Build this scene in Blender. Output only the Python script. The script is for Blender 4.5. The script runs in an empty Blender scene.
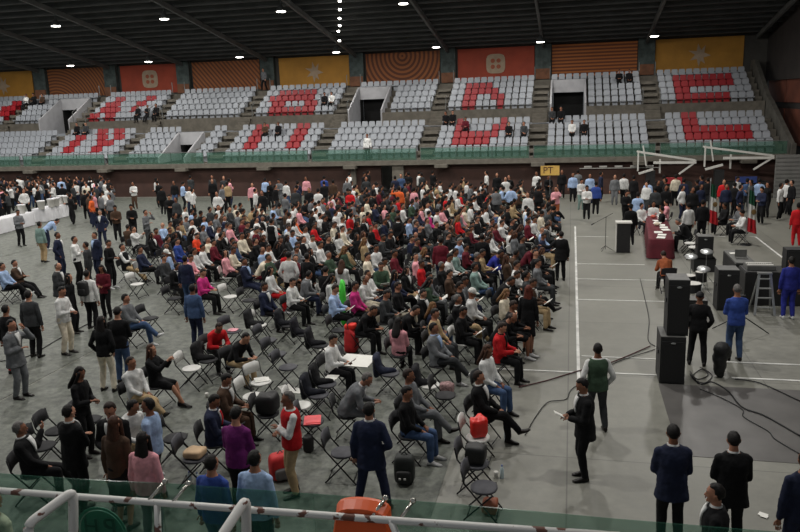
import bpy, math, random
from mathutils import Vector, Matrix, noise
random.seed(7)
C = bpy.context.scene.collection
LAMP_W, WORLD, EXPO = 1000, .22, -.22
R = math.radians
V = Vector
# ------------------------------------------------------------------ camera
F, PITCH, ROLL, YAW, HC, PY = 747.6, .20981, -.03453, -.22849, 6.0, 260.6
fw = V((math.sin(YAW)*math.cos(PITCH), math.cos(YAW)*math.cos(PITCH), -math.sin(PITCH)))
rt0 = V((math.cos(YAW), -math.sin(YAW), 0)); up0 = rt0.cross(fw)
rt = rt0*math.cos(ROLL)+up0*math.sin(ROLL); up = -rt0*math.sin(ROLL)+up0*math.cos(ROLL)
CP = V((0, 0, HC))
def ray(x, y): return fw*F+rt*(x-400)-up*(y-PY)
def at(x, y, z=0.0):
    d = ray(x, y); return CP+d*((z-HC)/d.z)
def atY(x, y, Y):
    d = ray(x, y); return CP+d*(Y/d.y)
def proj(P):
    d = V(P)-CP; k = F/d.dot(fw); return 400+d.dot(rt)*k, PY-d.dot(up)*k, k
cd = bpy.data.cameras.new('camera'); cam = bpy.data.objects.new('camera', cd); C.objects.link(cam)
cam.matrix_world = Matrix((( rt.x, up.x, -fw.x, 0), (rt.y, up.y, -fw.y, 0), (rt.z, up.z, -fw.z, HC), (0, 0, 0, 1)))
cd.lens = F/800*36; cd.sensor_width = 36; cd.shift_y = -(266-PY)/800; cd.clip_end = 300; cd.clip_start = .1
bpy.context.scene.camera = cam
# ------------------------------------------------------------------ materials
def lin(c): return tuple(((v/255)/12.92 if v/255 <= .04045 else ((v/255+.055)/1.055)**2.4) for v in c)
def nodes(name):
    m = bpy.data.materials.new(name); m.use_nodes = True
    return m, m.node_tree.nodes, m.node_tree.links, m.node_tree.nodes['Principled BSDF']
def mat(name, col, rough=.6, metal=0, var=.12, scale=6, bump=0, col2=None, emit=0, alpha=None):
    m, N, L, B = nodes(name)
    B.inputs['Roughness'].default_value = rough; B.inputs['Metallic'].default_value = metal
    c = lin(col); tc = N.new('ShaderNodeTexCoord'); nz = N.new('ShaderNodeTexNoise'); nz.inputs['Scale'].default_value = scale
    nz.inputs['Detail'].default_value = 5
    L.new(tc.outputs['Object'], nz.inputs['Vector'])
    r = N.new('ShaderNodeValToRGB'); L.new(nz.outputs['Fac'], r.inputs['Fac'])
    a = lin(col2) if col2 else tuple(v*(1-var) for v in c)
    b = c if col2 else tuple(min(1, v*(1+var)) for v in c)
    r.color_ramp.elements[0].position = .35; r.color_ramp.elements[1].position = .65
    r.color_ramp.elements[0].color = a+(1,); r.color_ramp.elements[1].color = b+(1,)
    L.new(r.outputs['Color'], B.inputs['Base Color'])
    if bump:
        bp = N.new('ShaderNodeBump'); bp.inputs['Strength'].default_value = bump; bp.inputs['Distance'].default_value = .02
        L.new(nz.outputs['Fac'], bp.inputs['Height']); L.new(bp.outputs['Normal'], B.inputs['Normal'])
    if emit:
        B.inputs['Emission Color'].default_value = c+(1,); B.inputs['Emission Strength'].default_value = emit
    return m
def objmat(name, rough, var, scale, bump=0, attr=False):
    m, N, L, B = nodes(name); B.inputs['Roughness'].default_value = rough
    B.inputs['Specular IOR Level'].default_value = .25
    if attr:
        oi = N.new('ShaderNodeVertexColor'); oi.layer_name = 'cloth_colour'; out = oi.outputs['Color']
    else:
        oi = N.new('ShaderNodeObjectInfo'); out = oi.outputs['Color']
    tc = N.new('ShaderNodeTexCoord'); nz = N.new('ShaderNodeTexNoise'); nz.inputs['Scale'].default_value = scale
    L.new(tc.outputs['Object'], nz.inputs['Vector'])
    mr = N.new('ShaderNodeMapRange'); mr.inputs['From Min'].default_value = .3; mr.inputs['From Max'].default_value = .7
    mr.inputs['To Min'].default_value = 1-var; mr.inputs['To Max'].default_value = 1+var
    L.new(nz.outputs['Fac'], mr.inputs['Value'])
    vm = N.new('ShaderNodeVectorMath'); vm.operation = 'SCALE'
    L.new(out, vm.inputs[0]); L.new(mr.outputs['Result'], vm.inputs['Scale'])
    L.new(vm.outputs['Vector'], B.inputs['Base Color'])
    if bump:
        bp = N.new('ShaderNodeBump'); bp.inputs['Strength'].default_value = bump; bp.inputs['Distance'].default_value = .02
        L.new(nz.outputs['Fac'], bp.inputs['Height']); L.new(bp.outputs['Normal'], B.inputs['Normal'])
    return m
CLOTH = objmat('cloth', .9, .2, 9, .9)
SKIN = objmat('skin', .55, .06, 14)
HAIR = objmat('hair', .6, .3, 30, .4)
LEATHER = objmat('shoe_leather', .4, .15, 20)
CROWD = objmat('crowd_cloth', .9, .15, 9, 0, True)
EYE = mat('eye_dark', (30, 22, 18), .3); LIP = mat('lip', (120, 60, 55), .6)
# ------------------------------------------------------------------ geometry
class G:
    def __init__(s): s.v = []; s.f = []; s.m = []
    def add(s, vs, fs, mi=0):
        o = len(s.v); s.v += [tuple(a) for a in vs]; s.f += [tuple(i+o for i in f) for f in fs]; s.m += [mi]*len(fs); return s
    def loft(s, rings, n=12, mi=0):      # rings: (centre, u, v) with u x v pointing along the path
        vs = []; fs = []
        for c, u, w in rings:
            for k in range(n):
                a = 2*math.pi*k/n; vs.append(c+u*math.cos(a)+w*math.sin(a))
        for i in range(len(rings)-1):
            for k in range(n):
                k2 = (k+1) % n; fs.append((i*n+k, i*n+k2, (i+1)*n+k2, (i+1)*n+k))
        vs.append(rings[0][0]); vs.append(rings[-1][0]); a = len(vs)-2; b = a+1; e = (len(rings)-1)*n
        for k in range(n):
            fs.append((a, (k+1) % n, k)); fs.append((b, e+k, e+(k+1) % n))
        return s.add(vs, fs, mi)
    def cap(s, a, b, ra, rb, n=10, mi=0, k=(1, 1)):
        a = V(a); b = V(b); d = (b-a).normalized(); h = V((0, 0, 1)) if abs(d.z) < .9 else V((1, 0, 0))
        u = d.cross(h).normalized(); w = d.cross(u)
        rg = []
        for t in (-.98, -.7, 0): rg.append((a+d*ra*t, ra*math.sqrt(1-t*t)))
        for t in (0, .7, .98): rg.append((b+d*rb*t, rb*math.sqrt(1-t*t)))
        return s.loft([(c, u*r*k[0], w*r*k[1]) for c, r in rg], n, mi)
    def ell(s, c, r, M=None, n=12, mi=0, fn=None):
        c = V(c); vs = []; fs = []; m = n//2+1
        for i in range(1, m):
            th = math.pi*i/m
            for k in range(n):
                a = 2*math.pi*k/n; d = V((math.sin(th)*math.cos(a), math.sin(th)*math.sin(a), math.cos(th)))
                q = V((d.x*r[0], d.y*r[1], d.z*r[2]))
                if fn: q = fn(d, q)
                vs.append(c+(M @ q if M else q))
        top = V((0, 0, r[2])); bot = V((0, 0, -r[2]))
        if fn: top = fn(V((0, 0, 1)), top); bot = fn(V((0, 0, -1)), bot)
        vs += [c+(M @ top if M else top), c+(M @ bot if M else bot)]
        for i in range(m-2):
            for k in range(n):
                k2 = (k+1) % n; fs.append((i*n+k, (i+1)*n+k, (i+1)*n+k2, i*n+k2))
        a = len(vs)-2; b = a+1; e = (m-2)*n
        for k in range(n):
            fs.append((a, k, (k+1) % n)); fs.append((b, e+(k+1) % n, e+k))
        return s.add(vs, fs, mi)
    def box(s, c, d, M=None, mi=0, taper=1):
        c = V(c); x, y, z = d[0]/2, d[1]/2, d[2]/2; vs = []
        for sz in (-1, 1):
            t = taper if sz > 0 else 1
            for sx, sy in ((-1, -1), (1, -1), (1, 1), (-1, 1)):
                q = V((sx*x*t, sy*y*t, sz*z)); vs.append(c+(M @ q if M else q))
        return s.add(vs, [(3, 2, 1, 0), (4, 5, 6, 7), (0, 1, 5, 4), (1, 2, 6, 5), (2, 3, 7, 6), (3, 0, 4, 7)], mi)
    def bar(s, a, b, w, h=None, mi=0):
        a = V(a); b = V(b); h = h or w; d = (b-a); L = d.length; d.normalize()
        hh = V((0, 0, 1)) if abs(d.z) < .95 else V((1, 0, 0)); u = d.cross(hh).normalized(); v = u.cross(d)
        M = Matrix((u, v, d)).transposed()
        return s.box((a+b)/2, (w, h, L), M, mi)
    def tube(s, pts, r, n=6, mi=0):
        pts = [V(p) for p in pts]; rg = []
        for i, p in enumerate(pts):
            d = ((pts[min(i+1, len(pts)-1)]-pts[max(i-1, 0)])).normalized()
            h = V((0, 0, 1)) if abs(d.z) < .95 else V((1, 0, 0)); u = d.cross(h).normalized(); w = d.cross(u)
            rg.append((p, u*r, w*r))
        return s.loft(rg, n, mi)
    def prism(s, pts, axis, t, mi=0):    # polygon pts (3D) extruded by vector axis*t
        n = len(pts); a = [V(p) for p in pts]; b = [p+V(axis)*t for p in a]
        fs = [tuple(range(n))[::-1], tuple(range(n, 2*n))]+[(i, (i+1) % n, n+(i+1) % n, n+i) for i in range(n)]
        return s.add(a+b, fs, mi)
    def mesh(s, name, mats=(), smooth=False):
        me = bpy.data.meshes.new(name); me.from_pydata(s.v, [], s.f)
        for m in mats: me.materials.append(m)
        if len(mats) > 1:
            me.polygons.foreach_set('material_index', s.m)
        if smooth: me.shade_smooth()
        me.update(); return me
def remesh(g, name, vox, mats=(), smooth=2, amp=0, sc=7, extra=None):
    me = g.mesh('tmp'); o = bpy.data.objects.new('tmp', me); C.objects.link(o)
    md = o.modifiers.new('r', 'REMESH'); md.mode = 'VOXEL'; md.voxel_size = vox
    if smooth:
        sm = o.modifiers.new('s', 'SMOOTH'); sm.iterations = smooth; sm.factor = .5
    dg = bpy.context.evaluated_depsgraph_get(); dg.update()
    r = bpy.data.meshes.new_from_object(o.evaluated_get(dg)); r.name = name
    bpy.data.objects.remove(o); bpy.data.meshes.remove(me)
    if amp:
        for v in r.vertices:
            v.co += v.normal*(noise.noise(v.co*sc)*amp+abs(noise.noise(v.co*sc*2.3))*amp*.6)
    r.materials.clear()
    for m in mats: r.materials.append(m)
    if extra:
        g2 = G(); g2.v = [tuple(v.co) for v in r.vertices]; g2.f = [tuple(p.vertices) for p in r.polygons]; g2.m = [0]*len(g2.f)
        extra(g2); r2 = g2.mesh(name, mats, True); bpy.data.meshes.remove(r); return r2
    r.shade_smooth(); return r
def obj(name, me, parent=None, color=None):
    if isinstance(me, tuple): me = me[0].mesh(name, me[1] if isinstance(me[1], (list, tuple)) else [me[1]], len(me) > 2 and me[2])
    o = bpy.data.objects.new(name, me); C.objects.link(o)
    if parent: o.parent = parent
    if color: o.color = tuple(color)+(1,)
    return o
def tag(o, label, cat=None, group=None, kind=None):
    o['label'] = label
    if cat: o['category'] = cat
    if group: o['group'] = group
    if kind: o['kind'] = kind
    return o
def struct(name, g, m, label=None, smooth=False):
    o = obj(name, (g, m, smooth)); o['kind'] = 'structure'
    if label: o['label'] = label
    return o
def empty(name, loc, rz=0):
    o = bpy.data.objects.new(name, None); C.objects.link(o); o.location = loc; o.rotation_euler = (0, 0, rz); o.empty_display_size = .1; return o
def dup(root, loc, rz):
    r = root.copy(); C.objects.link(r); r.location = loc; r.rotation_euler = (0, 0, rz)
    for ch in list(root.children):
        c = ch.copy(); C.objects.link(c); c.parent = r
        for g in ch.children:
            d = g.copy(); C.objects.link(d); d.parent = c
    return r
# ------------------------------------------------------------------ people
def ik(a, t, l1, l2, hint):
    a = V(a); t = V(t); d = t-a; L = d.length
    if L > (l1+l2)*.995: d = d*((l1+l2)*.995/L); L = d.length
    u = d.normalized(); x = (l1*l1-l2*l2+L*L)/(2*L); h = math.sqrt(max(0, l1*l1-x*x))
    hv = V(hint); hv = (hv-u*hv.dot(u)).normalized()
    return a+u*x+hv*h, a+d
TOR = [(-.13, .06, .09), (-.08, .11, .155), (0, .122, .172), (.08, .118, .165), (.2, .105, .145), (.31, .12, .162), (.4, .118, .18), (.46, .1, .17), (.51, .075, .11), (.55, .06, .066), (.61, .054, .056)]
class Pose:
    def __init__(s, seated, lean=0, bend=0, wl=None, wr=None, al=None, ar=None, hy=0, hp=0, hl=(-.4, .6, -1), hr=(-.4, -.6, -1), wide=0):
        s.seated = seated; s.l0 = lean; s.l1 = lean+bend
        s.P = V((-.03, 0, .57)) if seated else V((0, 0, .93))
        s.fr = {}
        sho = s.sp(.44)[0]
        s.sh = [V((sho.x, .175, sho.z)), V((sho.x, -.175, sho.z))]
        dflt = ((.27, .10, .05), (.27, -.10, .05)) if seated else ((.02, .25, -.09), (.02, -.25, -.09))
        s.arm = []
        for k, (w, h) in enumerate(((wl or dflt[0], hl), (wr or dflt[1], hr))):
            e, t = ik(s.sh[k], s.P+V(w), .29, .25, h); s.arm.append((s.sh[k], e, t))
        s.leg = []
        da = ((.45, .12, -.48), (.43, -.12, -.48)) if seated else ((.02, .11+wide, -.84), (-.03, -.11-wide, -.84))
        for k, w in enumerate((al or da[0], ar or da[1])):
            y = .09 if k == 0 else -.09
            hip = s.P+V((0, y, -.03)); e, t = ik(hip, s.P+V(w), *((.43, .42) if seated else (.415, .41)), (1, 0, .55 if seated else .0)); s.leg.append((hip, e, t))
        n, a = s.sp(.6); s.hc = n+V((math.sin(a)*.07+.02, 0, math.cos(a)*.082))
        s.HM = Matrix.Rotation(hy, 3, 'Z') @ Matrix.Rotation(hp+a*.3, 3, 'Y')
    def sp(s, h):
        n = 8; p = s.P.copy(); 
        for i in range(n):
            t = h*(i+.5)/n; a = s.l0+(s.l1-s.l0)*max(0, min(1, t/.5)); p += V((math.sin(a), 0, math.cos(a)))*(h/n)
        a = s.l0+(s.l1-s.l0)*max(0, min(1, h/.5)); return p, a
    def ring(s, h, rx, ry):
        p, a = s.sp(h); return (p, V((math.cos(a), 0, -math.sin(a)))*rx, V((0, ry, 0)))
    def rr(s, h):
        for i in range(len(TOR)-1):
            a, b = TOR[i], TOR[i+1]
            if a[0] <= h <= b[0]:
                t = (h-a[0])/(b[0]-a[0]); return a[1]+(b[1]-a[1])*t, a[2]+(b[2]-a[2])*t
        return TOR[-1][1:]
    def torso(s, g, lo, hi, inf, flare=0):
        hs = [t[0] for t in TOR if lo < t[0] < hi]; hs = [lo]+hs+[hi]; out = []
        for h in hs:
            rx, ry = s.rr(max(h, -.02)) if h < -.02 else s.rr(h)
            fl = flare*max(0, -h)
            out.append(s.ring(h, rx+inf+fl, ry+inf+fl*1.2))
        g.loft(out, 16)
    def arms(s, g, inf, cuff=.9):
        for sh, e, w in s.arm:
            inn = V((sh.x, sh.y*.55, sh.z+.012)); g.cap(inn, sh, .05+inf, .054+inf); g.cap(sh, e, .05+inf, .041+inf); g.cap(e, e.lerp(w, cuff), .041+inf, .03+inf)
    def legs(s, g, inf, cuff=0):
        for h, k, a in s.leg:
            g.cap(h, k, .088+inf, .058+inf); g.cap(k, k.lerp(a, .35), .058+inf, .056+inf)
            g.cap(k.lerp(a, .35), k.lerp(a, .97) if inf else a, .056+inf, max(.033+inf, cuff*.9))
    def foot(s, i):
        h, k, a = s.leg[i]
        if a.z < .13: return V((1, 0, 0)), a
        d = (a-k).normalized(); f = V((1, 0, .1))-d*d.dot(V((1, 0, .1))); return f.normalized(), a
    def body(s, vox):
        g = G(); g.loft([s.ring(*t) for t in TOR], 16); s.arms(g, 0, 1); s.legs(g, 0)
        M = s.HM; c = s.hc
        def hf(d, q):
            if d.z < 0: q.y *= 1+.28*d.z; q.x *= 1-.1*d.z*(-1 if d.x > 0 else .0) if d.x > 0 else (1+.35*d.z)
            if d.x > .75 and .0 < d.z < .3: q.x *= .965
            return q
        g.ell(c, (.098, .077, .12), M, 18, 0, hf)
        L = lambda *q: c+M @ V(q)
        g.cap(L(.088, 0, .005), L(.108, 0, -.028), .010, .015, 8)
        g.cap(L(.06, 0, -.085), L(.075, 0, -.093), .028, .022, 8)
        for sy in (1, -1):
            g.cap(L(-.005, sy*.078, -.02), L(-.012, sy*.082, .015), .013, .017, 8)
            g.cap(L(.083, sy*.012, .035), L(.077, sy*.048, .034), .010, .008, 8)
        nk = s.sp(.56)[0]; g.cap(nk, c-M @ V((.02, 0, .05)), .055, .052)
        for i in (0, 1):
            f, a = s.foot(i); u_ = V((0, 0, 1)) if a.z < .13 else (s.leg[i][1]-a).normalized(); g.cap(a-f*.02-u_*.045, a+f*.11-u_*.062, .026, .017)
        for k, (sh, e, w) in enumerate(s.arm):
            d = (w-e).normalized(); g.cap(w, w+d*.075, .026, .036, 8, 0, (1, .55))
        def extra(g2):
            for sy in (1, -1):
                g2.ell(L(.087, sy*.031, .012), (.006, .010, .005), M, 8, 1); g2.ell(L(.090, sy*.032, .033), (.005, .015, .003), M, 8, 1)
            g2.ell(L(.098, 0, -.056), (.009, .023, .008), M, 8, 2)
            for k, (sh, e, w) in enumerate(s.arm):
                d = (w-e).normalized(); sd = 1 if k == 0 else -1
                side = d.cross(V((0, 0, 1)) if abs(d.z) < .8 else V((1, 0, 0))).normalized(); nrm = side.cross(d).normalized()
                base = w+d*.085
                for j, ln in enumerate((.068, .078, .073, .058)):
                    o = side*((j-1.5)*.019); a = base+o; b = a+d*ln*.5-nrm*.008; q = b+d*ln*.35-nrm*ln*.35
                    g2.tube([a-d*.02, a, b, q], .0088, 6)
                ts = side*(-.036); g2.tube([w+d*.02+ts*.6, w+d*.055+ts*1.5-nrm*.01, w+d*.085+ts*1.7-nrm*.025], .010, 6)
        return remesh(g, 'body', vox, [SKIN, EYE, LIP], 1, extra=extra)
    def top(s, vox, jacket=False):
        g = G()
        if jacket: s.torso(g, -.10 if s.seated else -.2, .535, .032, .12); s.arms(g, .021, .93); 
        else: s.torso(g, -.07 if s.seated else -.1, .535, .02, .05); s.arms(g, .014, .88)
        return remesh(g, 'jacket' if jacket else 'shirt', vox, [CLOTH], 2, .010, 8)
    def vest(s, vox):
        g = G(); s.torso(g, -.1, .52, .036, .03); return remesh(g, 'vest', vox, [CLOTH], 1, .005)
    def pants(s, vox):
        g = G(); s.torso(g, -.1, .08, .016); g.ell(s.P-V((0, 0, .05)), (.13, .175, .1)); s.legs(g, .016, .066)
        return remesh(g, 'trousers', vox, [CLOTH], 2, .006)
    def skirt(s, vox):
        g = G(); s.torso(g, -.1, .08, .02)
        if s.seated:
            for h, k, a in s.leg: g.cap(h, h.lerp(k, .93), .11, .082)
            g.cap(s.leg[0][1].lerp(s.leg[1][1], .5)-V((.1, 0, 0)), s.P, .07, .1)
        else:
            g.loft([(s.P+V((0, 0, z)), V((a, 0, 0)), V((0, b, 0))) for z, a, b in ((-.5, .17, .21), (-.3, .155, .2), (-.1, .145, .19), (0, .135, .185), (.08, .12, .17))], 16)
        return remesh(g, 'skirt', vox, [CLOTH], 2, .008)
    def shoe(s, i):
        g = G()
        if 1:
            f, a = s.foot(i); u = V((0, 0, 1)) if a.z < .13 else (s.leg[i][1]-a).normalized()
            sd = f.cross(u).normalized(); o = a-u*.09
            st = [(-.065, .02, .06, .03), (-.055, .036, .105, .042), (0, .04, .115, .045), (.05, .044, .085, .038), (.11, .05, .055, .03), (.17, .044, .042, .024), (.205, .02, .03, .016)]
            g.loft([(o+f*x+u*hh*.5, sd*w, u*(hh*.5)) for x, w, hh, _ in st], 10)
        return g.mesh('shoe', [LEATHER], True)
    def hair(s, kind):
        g = G(); c = s.hc; M = s.HM
        def hf(d, q):
            face = (d.x > .12 and d.z < .76-.25*abs(d.y)) or (d.z < -.02 and d.x > -.22 and kind != 'long')
            low = d.z < -.36
            if kind == 'bald' and not (d.z < .35 and d.x < .2 and d.z > -.5): return q*.86
            if face: return q*.6
            if low: return q*.8
            k = 1+noise.noise(V(d)*5)*.04+(.02 if d.z > .3 else -.02)
            return q*k
        if kind == 'cap':
            g.ell(c+M @ V((-.006, 0, .03)), (.112, .09, .112), M, 18, 0, lambda d, q: q*(1 if d.z > -.05 else .75))
            g.ell(c+M @ V((.11, 0, .04)), (.07, .065, .008), M, 12)
            return g.mesh('cap', [HAIR], True)
        r = (.107, .088, .126) if kind != 'bald' else (.104, .085, .122)
        g.ell(c+M @ V((-.009, 0, .008)), r, M, 30, 0, hf)
        if kind == 'long':
            X = V((1, 0, 0)); rg = []
            for z, x, a, b in ((.08, -.03, .06, .06), (.0, -.045, .065, .085), (-.09, -.055, .06, .1), (-.18, -.075, .05, .115), (-.28, -.1, .04, .11), (-.36, -.11, .025, .07)):
                rg.append((c+M @ V((x, 0, z)), M @ V((a, 0, 0)), V((0, b, 0))))
            g.loft(rg[::-1], 14)
            for sy in (1, -1):
                g.cap(c+M @ V((.03, sy*.078, .04)), c+M @ V((.02, sy*.1, -.2)), .03, .035, 8)
        return g.mesh('hair', [HAIR], True)
    def ts(s, h, ang, inf):
        rx, ry = s.rr(h); p, u, w = s.ring(h, rx+inf, ry+inf); return p+u*math.cos(ang)+w*math.sin(ang)
    def front(s, tie=False):
        g = G(); hs = [.52, .48, .43, .38, .33, .28, .24] ; n = 5; vs = []
        for inf in ((.052, .03) if not tie else (.062, .045)):
            for i, h in enumerate(hs):
                wd = (.40*(1-i/6.0)+.02) if not tie else (.16 if i else .22)
                if h > .5: wd *= 1.1
                for k in range(n): vs.append(s.ts(h, wd*(k/(n-1)*2-1), inf))
        m = len(hs)*n; fs = []
        for i in range(len(hs)-1):
            for k in range(n-1):
                a = i*n+k; fs.append((a, a+1, a+n+1, a+n)); fs.append((m+a, m+a+n, m+a+n+1, m+a+1))
        bd = [k for k in range(n)]+[i*n+n-1 for i in range(1, len(hs))]+[(len(hs)-1)*n+k for k in range(n-2, -1, -1)]+[i*n for i in range(len(hs)-2, 0, -1)]
        for i in range(len(bd)):
            a, b = bd[i], bd[(i+1) % len(bd)]; fs.append((b, a, m+a, m+b))
        g.add(vs, fs)
        if not tie: g.loft([s.ring(.515, .078, .088), s.ring(.535, .07, .078), s.ring(.56, .066, .073)], 14)
        return g.mesh('tie' if tie else 'shirt_front', [CLOTH], True)
POSES = {
 # seated
 '0': lambda: Pose(1, -.09, .1, hp=.32),
 '1': lambda: Pose(1, -.03, .15, wl=(.33, .09, .17), wr=(.33, -.09, .17), hp=.5),
 '2': lambda: Pose(1, .45, .25, wl=(.5, .10, .12), wr=(.5, -.08, .12), hp=.25),
 '3': lambda: Pose(1, -.16, .08, wl=(.3, .06, .1), wr=(.3, -.08, .1), ar=(.66, .08, -.27), hp=.1, hy=.3),
 '4': lambda: Pose(1, -.2, .08, wl=(.2, 0, .24), wr=(.23, .03, .2), hl=(-.2, 1, -1), hr=(-.2, -1, -1), al=(.62, .13, -.48), ar=(.66, -.05, -.48), hp=.1),
 '5': lambda: Pose(1, -.1, .05, wl=(.36, .07, .45), wr=(.36, -.05, .47), al=(.5, .08, -.48), ar=(.62, .0, -.46), hy=.1),
 '6': lambda: Pose(1, -.06, .0, wl=(.25, .1, .06), wr=(.28, -.05, .1), hy=-.9, hp=.05),
 '7': lambda: Pose(1, -.16, .0, wl=(.05, .48, .42), hl=(0, 0, -1), al=(.6, .2, -.48), hy=.5),
 '8': lambda: Pose(1, .12, .2, wl=(.36, .08, .08), wr=(.36, -.1, .1), hy=.8, hp=.2),
 # standing
 'a': lambda: Pose(0),
 'b': lambda: Pose(0, .02, .06, wl=(.27, .06, .16), wr=(.27, -.06, .18), hp=.4),
 'c': lambda: Pose(0, -.03, .04, wl=(.2, -.0, .24), wr=(.23, .03, .2), hl=(-.2, 1, -1), hr=(-.2, -1, -1)),
 'd': lambda: Pose(0, 0, 0, wl=(.05, .2, -.02), wr=(.05, -.2, -.02), hl=(-.8, .8, 0), hr=(-.8, -.8, 0), wide=.05),
 'w': lambda: Pose(0, .05, 0, wl=(.16, .24, -.05), wr=(-.14, -.24, -.05), al=(-.2, .1, -.8), ar=(.25, -.1, -.83)),
 'o': lambda: Pose(0, 0, 0, wl=(.1, .62, .3), hl=(-.3, 0, -1), hy=.5),
 'x': lambda: Pose(0, 0, 0, wl=(.22, .12, .58), hl=(.4, .5, -1), wr=(.2, -.05, .2), hp=.05),
 'h': lambda: Pose(0, 0, 0, wl=(-.17, .05, -.02), wr=(-.18, -.04, .02), hl=(-.6, 1, 0), hr=(-.6, -1, 0), wide=.03),
 'f': lambda: Pose(0, .75, .45, wl=(.45, .1, .15), wr=(.45, -.1, .15), hp=.3),
 's': lambda: Pose(0, -.02, 0, wide=.13, wl=(.05, .27, -.08), wr=(.12, -.2, .05)),
 'z': lambda: Pose(0, 0, 0, wl=(.12, .35, .62), hl=(0, .6, -1)),
}
KIT = {}
def kit(p, part):
    k = (p, part)
    if k not in KIT:
        po = KIT.get((p, 'pose')) or POSES[p](); KIT[(p, 'pose')] = po
        v = .0175
        KIT[k] = {'body': lambda: po.body(.0135), 'S': lambda: po.top(v), 'J': lambda: po.top(v, True), 'V': lambda: po.vest(v), 'pants': lambda: po.pants(v),
                  'skirt': lambda: po.skirt(v), 'shoe0': lambda: po.shoe(0), 'shoe1': lambda: po.shoe(1), 'short': lambda: po.hair('short'), 'long': lambda: po.hair('long'), 'bald': lambda: po.hair('bald'),
                  'cap': lambda: po.hair('cap'), 'front': lambda: po.front(), 'tie': lambda: po.front(True)}[part]()
    return KIT[k]
COL = dict(w=(206, 206, 204), k=(18, 18, 20), n=(32, 38, 60), g=(105, 107, 110), d=(54, 56, 58), b=(48, 70, 138), l=(155, 178, 212), r=(185, 28, 34),
           m=(92, 26, 38), p=(214, 150, 158), o=(205, 92, 45), y=(165, 142, 108), e=(58, 76, 60), v=(105, 35, 98), c=(208, 198, 178), s=(72, 54, 42),
           j=(62, 82, 115), u=(40, 46, 128), t=(190, 48, 120), x=(115, 138, 132), q=(225, 70, 40), i=(140, 76, 46))
CN = dict(w='white', k='black', n='navy blue', g='grey', d='dark grey', b='blue', l='light blue', r='red', m='maroon', p='pink', o='orange', y='tan', e='dark green',
          v='purple', c='cream', s='brown', j='denim blue', u='bright blue', t='magenta', x='grey-green', q='bright orange', i='rust')
HC_ = dict(k=(20, 17, 16), s=(38, 27, 22), g=(95, 92, 90), L=(62, 38, 26), f=(22, 18, 17), z=(60, 50, 45), c=(25, 25, 28), W=(205, 205, 200), Y=(110, 80, 50), R=(170, 40, 35), A=(88, 40, 30))
SKN = [(160, 112, 90), (142, 98, 76), (176, 128, 104), (128, 86, 66)]
GN = dict(S='top', J='jacket', T='suit and tie', V='vest over a white shirt')
def person(pos, yaw, pose, gar, bot, hair, sc=1.0):
    b = obj('person', kit(pose, 'body'), None, lin(random.choice(SKN)))
    b.location = pos; b.rotation_euler = (0, 0, R(yaw))
    fem = hair in 'fLYA'; b.scale = (sc*(.95 if fem else 1), sc*(.93 if fem else 1), sc)
    gc = lin(COL[gar[0]]); jit = random.uniform(.85, 1.15); gc = [v*jit for v in gc]
    t = gar[1] if len(gar) > 1 else 'S'
    if t in 'JT':
        obj('jacket', kit(pose, 'J'), b, gc)
        obj('shirt_front', kit(pose, 'front'), b, lin(COL[gar[2] if len(gar) > 2 else 'w']))
        if t == 'T': obj('tie', kit(pose, 'tie'), b, lin(COL['r']))
    elif t == 'V':
        obj('shirt', kit(pose, 'S'), b, lin(COL[gar[2] if len(gar) > 2 else 'w'])); obj('vest', kit(pose, 'V'), b, gc)
    else: obj('shirt', kit(pose, 'S'), b, gc)
    if bot[0] == 'K': obj('skirt', kit(pose, 'skirt'), b, lin(COL[bot[1]]))
    else: obj('trousers', kit(pose, 'pants'), b, lin(COL[bot[0]]))
    sc_ = lin((26, 22, 20) if random.random() < .8 else (190, 190, 190))
    for i in '01': obj('shoe', kit(pose, 'shoe'+i), b, sc_)
    hk = 'long' if hair in 'fLYA' else 'bald' if hair == 'z' else 'cap' if hair in 'cWR' else 'short'
    obj('cap' if hk == 'cap' else 'hair', kit(pose, hk), b, lin(HC_[hair]))
    return b
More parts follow.
